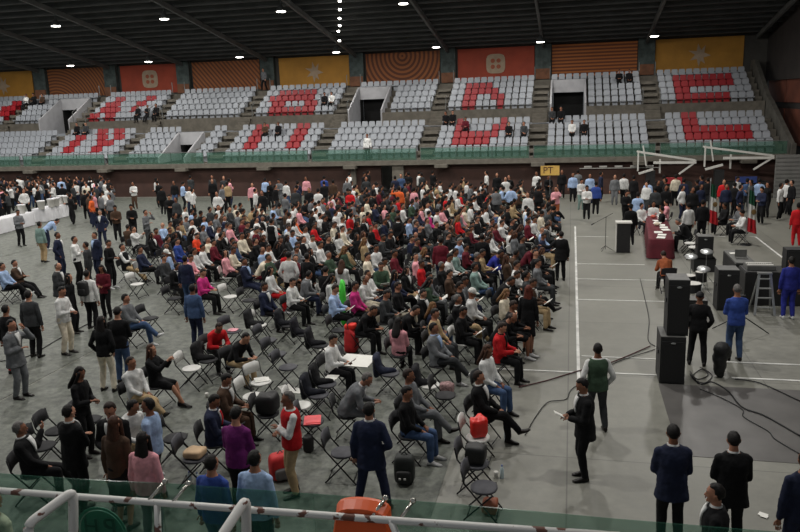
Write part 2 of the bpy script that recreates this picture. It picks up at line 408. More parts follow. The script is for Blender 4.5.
# ------------------------------------------------------------------ setting
CONC = mat('concrete', (98, 93, 84), .8, 0, .18, 3, .2)
CONCD = mat('concrete_dark', (78, 76, 70), .85, 0, .25, 2, .2)
def floormat():
    m, N, L, B = nodes('hall_floor')
    tc = N.new('ShaderNodeTexCoord'); sp = N.new('ShaderNodeSeparateXYZ'); L.new(tc.outputs['Object'], sp.inputs[0])
    n1 = N.new('ShaderNodeTexNoise'); n1.inputs['Scale'].default_value = .35; n1.inputs['Detail'].default_value = 8; L.new(tc.outputs['Object'], n1.inputs['Vector'])
    n2 = N.new('ShaderNodeTexNoise'); n2.inputs['Scale'].default_value = 4; n2.inputs['Detail'].default_value = 9; n2.inputs['Roughness'].default_value = .7; L.new(tc.outputs['Object'], n2.inputs['Vector'])
    br = N.new('ShaderNodeTexBrick'); br.inputs['Scale'].default_value = .25; br.inputs['Mortar Size'].default_value = .003; br.offset = 0
    br.inputs['Brick Width'].default_value = 1.0; br.inputs['Row Height'].default_value = 1.0
    L.new(tc.outputs['Object'], br.inputs['Vector'])
    br.inputs['Color1'].default_value = (1, 1, 1, 1); br.inputs['Color2'].default_value = (.9, .9, .9, 1); br.inputs['Mortar'].default_value = (.55, .55, .55, 1)
    mx = N.new('ShaderNodeMix'); mx.data_type = 'RGBA'; mx.inputs['A'].default_value = lin((98, 98, 91))+(1,); mx.inputs['B'].default_value = lin((138, 137, 128))+(1,)
    L.new(n1.outputs['Fac'], mx.inputs['Factor'])
    m2 = N.new('ShaderNodeMix'); m2.data_type = 'RGBA'; m2.blend_type = 'MULTIPLY'; m2.inputs['Factor'].default_value = 1
    L.new(mx.outputs['Result'], m2.inputs['A']); L.new(br.outputs['Color'], m2.inputs['B'])
    m3 = N.new('ShaderNodeMix'); m3.data_type = 'RGBA'; m3.blend_type = 'OVERLAY'; m3.inputs['Factor'].default_value = .45
    L.new(m2.outputs['Result'], m3.inputs['A']); L.new(n2.outputs['Fac'], m3.inputs['B'])
    L.new(m3.outputs['Result'], B.inputs['Base Color']); B.inputs['Roughness'].default_value = .42
    mr = N.new('ShaderNodeMapRange'); L.new(n2.outputs['Fac'], mr.inputs['Value']); mr.inputs['To Min'].default_value = .3; mr.inputs['To Max'].default_value = .65; L.new(mr.outputs['Result'], B.inputs['Roughness'])
    return m
def tarpmat():
    m, N, L, B = nodes('floor_covering')
    tc = N.new('ShaderNodeTexCoord'); n2 = N.new('ShaderNodeTexNoise'); n2.inputs['Scale'].default_value = 5; n2.inputs['Detail'].default_value = 9; n2.inputs['Roughness'].default_value = .72; L.new(tc.outputs['Object'], n2.inputs['Vector'])
    w = N.new('ShaderNodeTexWave'); w.inputs['Scale'].default_value = .6; w.inputs['Distortion'].default_value = 12; w.inputs['Detail'].default_value = 3; L.new(tc.outputs['Object'], w.inputs['Vector'])
    r = N.new('ShaderNodeValToRGB'); r.color_ramp.elements[0].position = .3; r.color_ramp.elements[1].position = .72
    r.color_ramp.elements[0].color = lin((54, 58, 54))+(1,); r.color_ramp.elements[1].color = lin((118, 121, 112))+(1,)
    L.new(n2.outputs['Fac'], r.inputs['Fac']); L.new(r.outputs['Color'], B.inputs['Base Color']); B.inputs['Roughness'].default_value = .6
    b = N.new('ShaderNodeBump'); b.inputs['Strength'].default_value = .25; b.inputs['Distance'].default_value = .03; L.new(w.outputs['Fac'], b.inputs['Height']); L.new(b.outputs['Normal'], B.inputs['Normal'])
    return m
struct('floor', G().box((-18, 25, -.1), (75, 62, .2)), floormat(), 'grey polished concrete hall floor with court markings')
TARP = tarpmat()
g = G()
xs = [-54+6.02*i for i in range(9)]; xs[-1] = -1.9
for i in range(8):
    g.box(((xs[i]+xs[i+1])/2-.02, 22.5, .004), (xs[i+1]-xs[i]-.05, 49, .008))
struct('trim_1', g, TARP, 'dark grey protective sheeting laid in strips over the floor')
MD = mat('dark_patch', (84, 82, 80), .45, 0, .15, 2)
struct('trim_2', G().box((3.6, 14.0, .003), (3.5, 3.3, .006)).box((3.3, 13.2, .003), (.1, .1, .004)), MD, 'darker square floor area around the loudspeaker stack')  # flat darker square laid on the floor
LINE = mat('court_line', (200, 200, 196), .6, 0, .2, 3)
g = G()
def hl(x0, x1, y, w=.05): g.box(((x0+x1)/2, y, .006), (x1-x0, w, .01))
g.box((.22, 25.2, .007), (.07, 20.5, .01))
hl(.25, 1.6, 32.8, .05); hl(.25, 2.6, 27.3); hl(.25, 8.6, 24.95); hl(.25, 2.8, 22.3, .06); hl(.3, 2.2, 17.2, .04); hl(3.4, 7, 17.2, .07); hl(.9, 2.2, 16.15, .06); hl(3.4, 7, 16.2, .07); hl(-1.9, .2, 16.1, .05)
hl(5.5, 7.5, 33.0); g.box((7.5, 28.5, .007), (.07, 9.0, .01))
struct('trim_3', g, LINE, 'white painted court lines on the concrete floor')
# stands -----------------------------------------------------------------
AIS = [-45.3, -38.4, -31.6, -24.1, -16.6, -9.3, -2.15, 5.2]      # aisle centres
SLZ = 2.3; LY = [48.2+.8*i for i in range(5)]; LZ = [2.35+.4*i for i in range(5)]
UY = [54.0+.8*i for i in range(5)]; UZ = [5.12+.42*i for i in range(5)]
XL, XR = -53.0, 12.2
PORT_U = [(-42.1, -39.2, 'u'), (-16.0, -13.4, 'u'), (-1.5, .95, 'u')]; PORT_L = [(-28.3, -26.2, 'l')]
g = G()
def xsegs(holes):
    cur = XL; out = []
    for a, b in sorted(holes): out.append((cur, a)); cur = b
    out.append((cur, XR)); return out
segL = xsegs([(a, b) for a, b, _ in PORT_L]); segU = xsegs([(a, b) for a, b, _ in PORT_U])
g.box(((XL+XR)/2, 47.4, 2.15), (XR-XL, .9, .3))
for i in range(5):
    for a, b in segL: g.box(((a+b)/2, LY[i]+.05, (LZ[i]+2)/2), (b-a, .8, LZ[i]-2))
for i in range(5):
    for a, b in segU: g.box(((a+b)/2, UY[i]+.05, (UZ[i]+4.3)/2), (b-a, .8, UZ[i]-4.3))
g.box(((XL+XR)/2, 52.7, 4.0), (XR-XL, 1.9, .34))                      # cross aisle floor
for a, b in segU: g.box(((a+b)/2, 53.58, 4.75), (b-a, .14, 1.0))     # parapet of upper tier
g.box(((XL+XR)/2, 58.3, 7.0), (XR-XL, 1.1, .4))
for i, a in enumerate(AIS):                                           # half steps in the aisles
    for k in range(5):
        g.box((a, LY[k]-.5, LZ[k]-.1), (1.0, .38, .2)); g.box((a, UY[k]-.5, UZ[k]-.11), (1.0, .38, .2))
    for k in range(4): g.box((a, 53.5-.3*k, 4.95-.2*k), (1.0, .32, .2))
for k in range(0, 66, 6): g.box((XL+3+k, 47.0, 1.93), (.8, .9, .2))
struct('grandstand_tiers', g, CONC, 'stepped concrete grandstand tiers with aisles and overhanging edge')
# wall under and behind the stand
BROWN = mat('brown_wall', (62, 40, 33), .8, 0, .2, 1.2)
g = G(); g.box(((XL-11.6)/2-.2, 47.5, 1.0), (-11.7-XL-.5, .2, 2.0)); g.box((1.05, 47.5, 1.0), (23.4, .2, 2.0))
struct('wall_far', g, BROWN, 'dark brown wall below the grandstand overhang')
struct('column_far', G().box((-10.9, 47.35, 1.0), (.75, .5, 2.0)).box((-13.9, 47.35, 1.0), (.3, .5, 2.0)), CONC, 'concrete pillar beside the pale passage')
struct('wall_passage', G().box((-12.5, 50.5, 1.0), (3, .1, 2)), mat('passage_pale', (205, 205, 200), .7, 0, .1, 2), 'pale wall inside the passage under the stand')  # passage back in one even pale tone
PW = mat('white_parapet', (165, 165, 168), .7, 0, .08, 2); DARK = mat('opening_shade', (14, 14, 14), .9)
def portal(a, b, lo):
    Y = LY if lo else UY; Z = LZ if lo else UZ; y0 = Y[0]-.45; y1 = Y[3]+.3 if lo else Y[3]+.2; z0 = 2.32 if lo else 4.3
    g = G(); t = .12; zt = Z[3]+.75
    for x in (a+t/2, b-t/2):
        g.prism([(x-t/2, y0, z0), (x-t/2, y1, z0), (x-t/2, y1, zt), (x-t/2, y0, Z[0]+.35)], (1, 0, 0), t)
    g.box(((a+b)/2, y1+.05, zt-.45), (b-a, .12, .9))
    struct('portal_walls', g, PW)
    struct('portal_shade', G().box(((a+b)/2, y1+.9, (z0+zt-.9)/2+.0), (b-a-.3, .1, zt-.9-z0)).box((a+.1, y1+.5, (z0+zt-.9)/2), (.06, .8, zt-.9-z0)).box((b-.1, y1+.5, (z0+zt-.9)/2), (.06, .8, zt-.9-z0)), DARK)  # black panels paint in the darkness beyond the doorway
for a, b, _ in PORT_U: portal(a, b, False)
for a, b, _ in PORT_L: portal(a, b, True)
# back wall with banners
struct('wall_back', G().box(((XL+13.5)/2, 59.1, 8.4), (13.5-XL, .3, 4.2)), mat('back_wall', (64, 62, 58), .85, 0, .2, .8), 'dark wall above the upper tier')
g = G()
for a in AIS: g.box((a, 58.75, 8.6), (1.15, .5, 2.6))
struct('pilasters', g, mat('pilaster', (62, 72, 70), .8, 0, .35, 3), 'blotchy grey pilasters between the banners')
g = G()
for a in AIS: g.box((a, 58.45, 7.65), (1.05, .1, .75))
struct('pilaster_bases', g, mat('pilaster_base', (110, 72, 50), .8, 0, .2, 3), 'brownish lower pilaster panels')
def banmat(name, kind, c1, c2):
    m, N, L, B = nodes(name); B.inputs['Roughness'].default_value = .75
    tc = N.new('ShaderNodeTexCoord'); mp = N.new('ShaderNodeMapping'); L.new(tc.outputs['Object'], mp.inputs['Vector'])
    w = N.new('ShaderNodeTexWave'); L.new(mp.outputs['Vector'], w.inputs['Vector'])
    if kind == 'arcs': w.wave_type = 'RINGS'; w.rings_direction = 'Y'; mp.inputs['Location'].default_value = (0, 0, -.9); w.inputs['Scale'].default_value = .9
    elif kind == 'horiz': w.wave_type = 'BANDS'; w.bands_direction = 'Z'; w.inputs['Scale'].default_value = 1.3
    elif kind == 'diag': w.wave_type = 'BANDS'; w.bands_direction = 'X'; mp.inputs['Rotation'].default_value = (0, R(40), 0); w.inputs['Scale'].default_value = 1.1
    elif kind == 'rays': w.wave_type = 'RINGS'; w.rings_direction = 'Y'; mp.inputs['Location'].default_value = (2.2, 0, 2.4); w.inputs['Scale'].default_value = 1.2
    r = N.new('ShaderNodeValToRGB'); r.color_ramp.elements[0].position = .4; r.color_ramp.elements[1].position = .6
    r.color_ramp.elements[0].color = lin(c1)+(1,); r.color_ramp.elements[1].color = lin(c2)+(1,)
    L.new(w.outputs['Color'], r.inputs['Fac']); L.new(r.outputs['Color'], B.inputs['Base Color']); return m
PALE = mat('pale_print', (160, 140, 118), .7, 0, .1, 3)
YEL = (165, 118, 42)
bays = [(-52.5, -46.3, 'y'), (-44.9, -38.9, 'rays'), (-37.6, -32.1, 'logo'), (-30.9, -24.9, 'diag'), (-23.2, -17.3, 'y'), (-15.9, -10.0, 'arcs'), (-8.6, -2.8, 'logo'), (-1.5, 4.6, 'horiz'), (5.85, 11.8, 'y')]
bl = {'y': ('mustard yellow banner with a pale leaping figure', 'far left'), 'rays': 'orange and brown banner with fine curved stripes', 'logo': '', 'diag': 'orange banner with brown diagonal chevron stripes', 'arcs': 'orange banner with concentric brown arcs', 'horiz': 'orange banner with horizontal brown stripes'}
ylab = iter(['mustard yellow banner at the far left end of the back wall', 'mustard yellow banner with pale leaping figure between diagonal stripes and concentric arcs', 'mustard yellow banner with pale figure at the right end of the back wall'])
rlab = iter(['red-orange banner with pale square emblem, nearer the left end of the wall', 'red-orange banner with pale square emblem, between the arc banner and horizontally striped banner'])
BM = {'y': mat('banner_yellow', YEL, .75, 0, .1, 1), 'logo': mat('banner_red', (146, 58, 36), .75, 0, .12, 1), 'rays': banmat('banner_rays', 'rays', (92, 50, 28), (138, 84, 42)),
      'diag': banmat('banner_diag', 'diag', (92, 52, 30), (142, 84, 42)), 'arcs': banmat('banner_arcs', 'arcs', (88, 48, 28), (140, 82, 42)), 'horiz': banmat('banner_horizontal', 'horiz', (100, 52, 26), (158, 92, 40))}
for a, b, k in bays:
    e = empty('banner', ((a+b)/2, 58.91, 8.55)); w = b-a
    obj('banner_cloth', (G().box((0, 0, 0), (w, .06, 2.35)), BM[k]), e)
    lab = bl[k] if k not in ('y', 'logo') else next(ylab if k == 'y' else rlab)
    tag(e, lab, 'banner', 'banners on the back wall')
    if k == 'y':
        pts = [(0, -1.0), (.15, -.5), (.5, -.75), (.35, -.25), (.95, -.1), (.4, .15), (.5, .75), (.15, .35), (-.1, .9), (-.2, .3), (-.85, .35), (-.3, .0), (-.7, -.45), (-.15, -.35)]
        obj('figure_print', (G().prism([(x*.85, -.06, z*.85) for x, z in pts], (0, 1, 0), .03), PALE), e)
    if k == 'logo':
        g = G(); n = 24; pts = []
        for i in range(n):
            t = 2*math.pi*i/n; c, s_ = math.cos(t), math.sin(t); rr_ = .72/((abs(c)**4+abs(s_)**4)**.25); pts.append((c*rr_, -.06, s_*rr_))
        g.prism(pts, (0, 1, 0), .03)
        em = obj('emblem', (g, PALE), e); g = G()
        for dx, dz in ((-.22, .22), (.22, .22), (-.22, -.22), (.22, -.22)):
            g.prism([(dx+.17*math.cos(t*.7854), -.075, dz+.17*math.sin(t*.7854)) for t in range(8)], (0, 1, 0), .02)
        obj('emblem_petals', (g, mat('emblem_dark', (150, 80, 55), .7)), em)
# right side wall
RW = mat('side_panel', (104, 56, 40), .8, 0, .2, 1)
struct('wall_right', G().box((13.8, 30, 5), (.3, 60, 10)).box((13.6, 30, 9.8), (.5, 60, 6.5)), mat('side_wall_dark', (48, 44, 42), .85, 0, .2, 1), 'dark side wall at the right of the hall')
g = G()
for y in (38, 42.6, 47.2, 51.8, 56.4):
    for z, h in ((5.6, 2.0), (3.1, 2.2)): g.box((13.6, y, z+.5), (.12, 4.4, h))
struct('wall_panels', g, RW, 'rust coloured panels on the right side wall')
g = G(); g.prism([(12.25, 46.9, 2.1), (12.25, 58.6, 2.1), (12.25, 58.6, 8.0), (12.25, 57.5, 8.0), (12.25, 53.5, 5.6), (12.25, 52.4, 5.2), (12.25, 47.2, 2.9), (12.25, 46.9, 2.9)], (1, 0, 0), .25)
struct('wall_stand_end', g, CONCD, 'sloping concrete parapet closing the right end of the stand')
SHUT = G().box((13.0, 45.2, 1.2), (3.9, .12, 2.4))
for k in range(11): SHUT.box((13.0, 45.12, .12+.22*k), (3.9, .06, .15))
struct('wall_shutter', SHUT, mat('shutter_grey', (125, 125, 122), .6, .2, .1, 2), 'grey ribbed roller shutter panel at right')
# near stand slab and wall below it
struct('near_stand', G().box((-6, 3.45, 1.9), (26, 3.1, .3)), CONCD, 'front edge of the near stand')
# roof
MR = .16731; rz = lambda y: 9.7+MR*(58-y)
g = G(); ang = math.atan(MR)
def slab(g, x0, x1, y0, y1, t, off): g.add([(x0, y0, rz(y0)+off), (x1, y0, rz(y0)+off), (x1, y1, rz(y1)+off), (x0, y1, rz(y1)+off), (x0, y0, rz(y0)+off+t), (x1, y0, rz(y0)+off+t), (x1, y1, rz(y1)+off+t), (x0, y1, rz(y1)+off+t)], [(3, 2, 1, 0), (4, 5, 6, 7), (0, 1, 5, 4), (1, 2, 6, 5), (2, 3, 7, 6), (3, 0, 4, 7)])
slab(g, -54, 14, -2, 59.5, .1, .55)
struct('ceiling', g, mat('roof_dark', (30, 32, 31), .8, 0, .15, 1), 'dark sheet roof of the hall')
g = G(); y = 4.0
while y < 58.5: slab(g, -54, 14, y, y+.16, .4, .12); y += 1.25
struct('roof_purlins', g, mat('purlin_dark', (66, 68, 67), .7, 0, .2, 1), 'rows of dark steel purlins under the roof')
BEAM = mat('roof_beam', (92, 94, 92), .6, 0, .15, 1)
for a in AIS+[12.6]:
    g = G(); slab(g, a-.08, a+.08, 2, 58.6, .3, -.15)
    struct('roof_beam', g, BEAM)
# balcony glass of the far stand
def glassmat(name, col, alpha):
    m, N, L, B = nodes(name); B.inputs['Base Color'].default_value = lin(col)+(1,); B.inputs['Roughness'].default_value = .15
    tr = N.new('ShaderNodeBsdfTransparent'); tr.inputs['Color'].default_value = (.78, .9, .85, 1); mx = N.new('ShaderNodeMixShader'); mx.inputs[0].default_value = alpha
    L.new(tr.outputs[0], mx.inputs[1]); L.new(B.outputs[0], mx.inputs[2]); L.new(mx.outputs[0], N['Material Output'].inputs['Surface']); return m
GL = glassmat('green_glass', (84, 118, 104), .3); STEEL = mat('steel_grey', (120, 122, 120), .4, .6)
i = 0
xx = -52.0; seg = [(-52.4, -45.8), (-45.6, -38.9), (-38.7, -32.0), (-31.8, -24.4), (-24.2, -16.9), (-16.7, -9.6), (-9.4, -2.5), (-2.3, 4.9), (5.1, 12.1)]
nm = ['far left end', 'left portal bay', 'left red emblem bay', 'diagonal stripe bay', 'left yellow banner bay', 'concentric arc bay', 'right red emblem bay', 'horizontal stripe bay', 'right yellow banner bay']
for (a, b), nn in zip(seg, nm):
    e = empty('glass_railing', ((a+b)/2, 47.05, SLZ)); w = b-a
    obj('glass_pane', (G().box((0, 0, .38), (w-.1, .02, .72)), GL), e)
    obj('handrail', (G().box((0, 0, .78), (w, .05, .04)), STEEL), e)
    for k in range(4): obj('post', (G().box((-w/2+.05+k*(w-.1)/3, .02, .39), (.05, .05, .78)), STEEL), e)
    tag(e, 'green glass railing on the far stand edge, %s' % nn, 'railing', 'far stand glass railings')
# aisle handrails
for a in AIS[1:]:
    for (yy, zz, nl) in ((57.6, 7.2, 'top'), (53.7, 5.1, 'middle')):
        g = G()
        for sx in (-.55, .55): g.tube([(sx, 0, 0), (sx, 0, .95)], .03); g.tube([(sx, 0, .95), (sx, .6, 1.2)], .03) if nl == 'middle' else None
        o = obj('handrail', (g, STEEL)); o.location = (a, yy, zz)
        tag(o, 'grey metal handrail posts at the %s of aisle %s' % (nl, {1: 'left of the first red emblem banner', 2: 'left of the diagonal stripes', 3: 'left of the middle yellow banner', 4: 'left of the arc banner', 5: 'left of the second red banner', 6: 'left of the horizontal stripes', 7: 'left of the right yellow banner'}[AIS.index(a)]), 'handrail', 'aisle handrails')
# stadium seats ------------------------------------------------------------
def seatmesh(g, o=(0, 0, 0), mi=0):
    o = V(o)
    g.add([o+V(q) for q in [(-.21, -.22, .36), (.21, -.22, .36), (.2, .16, .33), (-.2, .16, .33), (-.21, -.22, .42), (.21, -.22, .42), (.2, .16, .39), (-.2, .16, .39)]], [(3, 2, 1, 0), (4, 5, 6, 7), (0, 1, 5, 4), (1, 2, 6, 5), (2, 3, 7, 6), (3, 0, 4, 7)], mi)
    pr = [(-.2, .35), (.2, .35), (.215, .62), (.18, .76), (-.18, .76), (-.215, .62)]
    g.prism([(o.x+x, o.y+.14+(z-.35)*.2, o.z+z) for x, z in pr], (0, 1, 0), .05, mi)
    g.add([o+V(q) for q in [(-.17, .0, 0), (.17, .0, 0), (.17, .1, 0), (-.17, .1, 0), (-.17, .0, .34), (.17, .0, .34), (.17, .1, .34), (-.17, .1, .34)]], [(4, 5, 6, 7), (0, 1, 5, 4), (1, 2, 6, 5), (2, 3, 7, 6), (3, 0, 4, 7)], mi)
WS = mat('white_seat', (146, 150, 156), .45, 0, .06, 8); RS = mat('red_seat', (142, 18, 28), .45, 0, .06, 8)
pat = {('u', 1): {4: '..XX....XX..', 3: '.XXX...XX...', 2: '.XXXX..X....', 1: 'XX.XX.......'}, ('l', 1): {5: '.....XX.XX..', 4: '..XX..XX.XX.', 3: '..XX...XXX..', 2: '..XX...XX...'},
       ('u', 3): {4: '..XXXXXX....', 3: '.XXXXXXX....', 2: '..XX...XX...', 1: '..XXXXXXX...'}, ('l', 3): {5: '..XX....XX..', 4: '..XX....XX..', 3: '..XX....XX..', 2: '..XX....XX..'},
       ('u', 5): {4: '..XXXX......', 3: '..XXXXX.....', 2: '..XX..XX....', 1: '..XX...X....'}, ('l', 5): {5: '..X.....X...', 4: '..XX...XX...', 3: '..XXXXXX....', 2: '..XXXXX.....'},
       ('u', 7): {4: '..XXXXXXXX..', 3: '..XXXXXXXX..', 2: '..XX........', 1: '..XXXXXXX...'}, ('l', 7): {5: '..XX........', 4: '..XX........', 3: '..XXXXXXXX..', 2: '..XXXXXXXX..'},
       ('u', -1): {4: '..........XX', 3: '.........XXX', 2: '..........XX'}}
bayname = {-1: 'the far left yellow banner', 0: 'the curved stripe banner', 1: 'the left red emblem banner', 2: 'the diagonal stripe banner', 3: 'the middle yellow banner', 4: 'the concentric arc banner', 5: 'the right red emblem banner', 6: 'the horizontal stripe banner', 7: 'the right yellow banner'}
rown = {1: 'front', 2: 'second', 3: 'third', 4: 'fourth', 5: 'back'}
sm = {}
for nme, m in (('w', WS), ('r', RS)):
    g = G(); seatmesh(g); sm[nme] = g.mesh('stadium_seat', [m])
seats = []
SEATX = {}
for bi in range(-1, 8):
    x0 = (AIS[bi] if bi >= 0 else -52.2)+.62; x1 = (AIS[bi+1] if bi < 7 else 12.2)-.55; n = 12 if bi != 7 else 12; st = min(.54, (x1-x0)/n)
    for tier in 'lu':
        Y, Z = (LY, LZ) if tier == 'l' else (UY, UZ)
        for r_ in range(1, 6):
            for c in range(n):
                x = x0+st*(c+.5); ps = PORT_L if tier == 'l' else PORT_U
                if any(a-.3 < x < b+.3 for a, b, _ in ps) and not (tier == 'u' and r_ == 5): continue
                if tier == 'u' and bi == 0 and r_ == 5 and x > -44: pass
                red = pat.get((tier, bi), {}).get(r_, '.'*12)[c] == 'X'
                seats.append((tier, bi, r_, x, Y[r_-1], Z[r_-1], red))
def sz(s): q = proj((s[3], s[4], s[5]+.5)); return -q[2] if -20 < q[0] < 820 else 0
seats.sort(key=sz)
for s in seats[:300]:
    o = obj('stadium_seat', sm['r' if s[6] else 'w']); o.location = (s[3], s[4], s[5])
    L_ = '%s plastic seat, %s row of the %s block below %s' % ('red' if s[6] else 'light grey', rown[s[2]], 'lower' if s[0] == 'l' else 'upper', bayname[s[1]])
    tag(o, L_, 'stadium seat', L_.replace(' seat,', ' seats,'))
g = G()
for s in seats[300:]: seatmesh(g, (s[3], s[4], s[5]), 1 if s[6] else 0)
o = obj('stadium_seats', (g, [WS, RS])); tag(o, 'further rows of light grey and red plastic seats on the far stand', 'stadium seats', None, 'stuff')
# lamps -------------------------------------------------------------------
LW = mat('lamp_glow', (255, 250, 240), .5, 0, .01, 1, 0, None, 14); LH = mat('lamp_housing', (70, 72, 72), .5, .4)
gs = G().loft([(V((0, 0, z)), V((r_, 0, 0)), V((0, r_, 0))) for z, r_ in ((0, .3), (.08, .28), (.25, .15), (.42, .08))], 16); shade_me = gs.mesh('lamp_shade', [LH], True)
bulb_me = G().loft([(V((0, 0, -.05)), V((.24, 0, 0)), V((0, .24, 0))), (V((0, 0, -.01)), V((.27, 0, 0)), V((0, .27, 0)))], 16).mesh('lamp_lens', [LW])
rod_me = G().tube([(0, 0, .4), (0, 0, .9)], .02).mesh('hanging_rod', [LH])
rowsY = [53.4, 43.0, 32.6, 22.2, 11.8]; ln = ['farthest', 'second farthest', 'middle', 'second nearest', 'nearest']
xn = ['far left', 'second from left', 'third from left', 'fourth from left', 'fourth from right', 'third from right', 'second from right', 'far right']
for j, yy in enumerate(rowsY):
    for i, a in enumerate(AIS):
        if j > 1 and i % 2 == j % 2: continue
        e = empty('ceiling_lamp', (a, yy, rz(yy)-.85))
        obj('lamp_shade', shade_me, e); obj('lamp_lens', bulb_me, e); obj('hanging_rod', rod_me, e)
        tag(e, 'bright round hall lamp hanging from roof beam, %s row, %s' % (ln[j], xn[i]), 'ceiling lamp', 'hall lamps under the roof')
        ld = bpy.data.lights.new('lamp_light', 'AREA'); ld.shape = 'DISK'; ld.size = .6; ld.energy = LAMP_W*(.14 if j == 0 else .6 if j == 1 else 1)*(.6 if i == 7 and j < 2 else 1); ld.color = (1, .97, .92)
        lo = bpy.data.objects.new('lamp_light', ld); C.objects.link(lo); lo.location = (a, yy, rz(yy)-.95)
for k, (yy, xx) in enumerate(((43.0, -13.0), (44.6, -13.5), (46.4, -14.1), (48, -14.6), (49.3, -15.1), (51.7, -15.8))):
    o = obj('reflection_glow', (G().ell((0, 0, 0), (.1, .1, .07), None, 10), LW)); o.location = (xx, yy, rz(yy)-.5)  # glowing beads stand in for glass reflections, not fixtures
    tag(o, 'small glowing reflection in the receding string under the roof, number %s from its far end' % ['six', 'five', 'four', 'three', 'two', 'one'][k], 'reflection', 'string of small reflections')
w = bpy.data.worlds.new('world'); bpy.context.scene.world = w; w.use_nodes = True
w.node_tree.nodes['Background'].inputs[0].default_value = (.95, 1, 1.04, 1); w.node_tree.nodes['Background'].inputs[1].default_value = WORLD
vs = bpy.context.scene.view_settings; vs.view_transform = 'Standard'; vs.look = 'None'; vs.gamma = 1; vs.exposure = EXPO
# ------------------------------------------------------------------ folding chairs
CB = mat('chair_black_fabric', (32, 32, 35), .8, 0, .15, 12); CWt = mat('chair_white_plastic', (205, 204, 200), .45, 0, .04, 6); CG = mat('chair_grey_pad', (62, 62, 68), .7, 0, .15, 12); CF = mat('chair_frame', (28, 28, 30), .4, .5)
CGF = mat('chair_frame_grey', (120, 120, 118), .4, .5)
def chair_parts(kind):
    pad = CWt if kind == 'w' else (CG if kind == 'g' else CB); fr = CF
    seat = G().loft([(V((.0, 0, z)), V((.2*s_, 0, 0)), V((0, .2*s_, 0))) for z, s_ in ((.435, .95), (.445, 1.03), (.465, 1.03), (.472, .9))], 16)
    seat.v = [(x*(1 if abs(x) < .12 else .97), max(-.2, min(.2, y*1.12)), z) for x, y, z in seat.v]
    back = G(); n = 7; vs = []
    for t in (0, .022):
        for i in range(n):
            y = -.215+.43*i/(n-1); b_ = -.03*(1-(2*i/(n-1)-1)**2)
            for z, zz in ((.60, 0), (.82-(.03 if i in (0, n-1) else 0), 1)): vs.append((-.262-.04*zz+b_+t, y, z))
    fs = []
    for i in range(n-1):
        a = i*2; fs += [(a, a+1, a+3, a+2), (2*n+a, 2*n+a+2, 2*n+a+3, 2*n+a+1), (a, a+2, 2*n+a+2, 2*n+a), (a+1, 2*n+a+1, 2*n+a+3, a+3)]
    fs += [(0, 2*n, 2*n+1, 1), (2*n-2, 2*n-1, 4*n-1, 4*n-2)]
    back.add(vs, fs)
    legs = [G().tube([(.24, s_*.225, .012), (-.05, s_*.225, .36), (-.25, s_*.225, .6), (-.29, s_*.225, .8)], .0125, 6) for s_ in (1, -1)]
    legs += [G().tube([(-.27, s_*.2, .012), (.15, s_*.2, .44)], .0125, 6) for s_ in (1, -1)]
    bars = [G().tube([(.2, -.225, .06), (.2, .225, .06)], .009, 5), G().tube([(-.22, -.2, .07), (-.22, .2, .07)], .009, 5)]
    return seat, back, legs, bars, pad, fr
CHM = {}
def chair(pos, yaw, kind, full):
    k = (kind, full)
    if k not in CHM:
        seat, back, legs, bars, pad, fr = chair_parts(kind)
        if full: CHM[k] = (seat.mesh('seat', [pad], True), back.mesh('backrest', [pad], True), [l.mesh('leg', [fr], True) for l in legs], [b.mesh('crossbar', [fr], True) for b in bars])
        else:
            g = G()
            for q, mi in ((seat, 0), (back, 0), *[(l, 1) for l in legs+bars]): g.add(q.v, q.f, mi)
            CHM[k] = g.mesh('folding_chair', [pad, fr])
    m = CHM[k]
    if not full:
        o = obj('folding_chair', m); o.location = pos; o.rotation_euler = (0, 0, R(yaw)); return o
    e = empty('folding_chair', pos, R(yaw))
    obj('seat', m[0], e); obj('backrest', m[1], e)
    for l in m[2]: obj('leg', l, e)
    for b in m[3]: obj('crossbar', b, e)
    return e
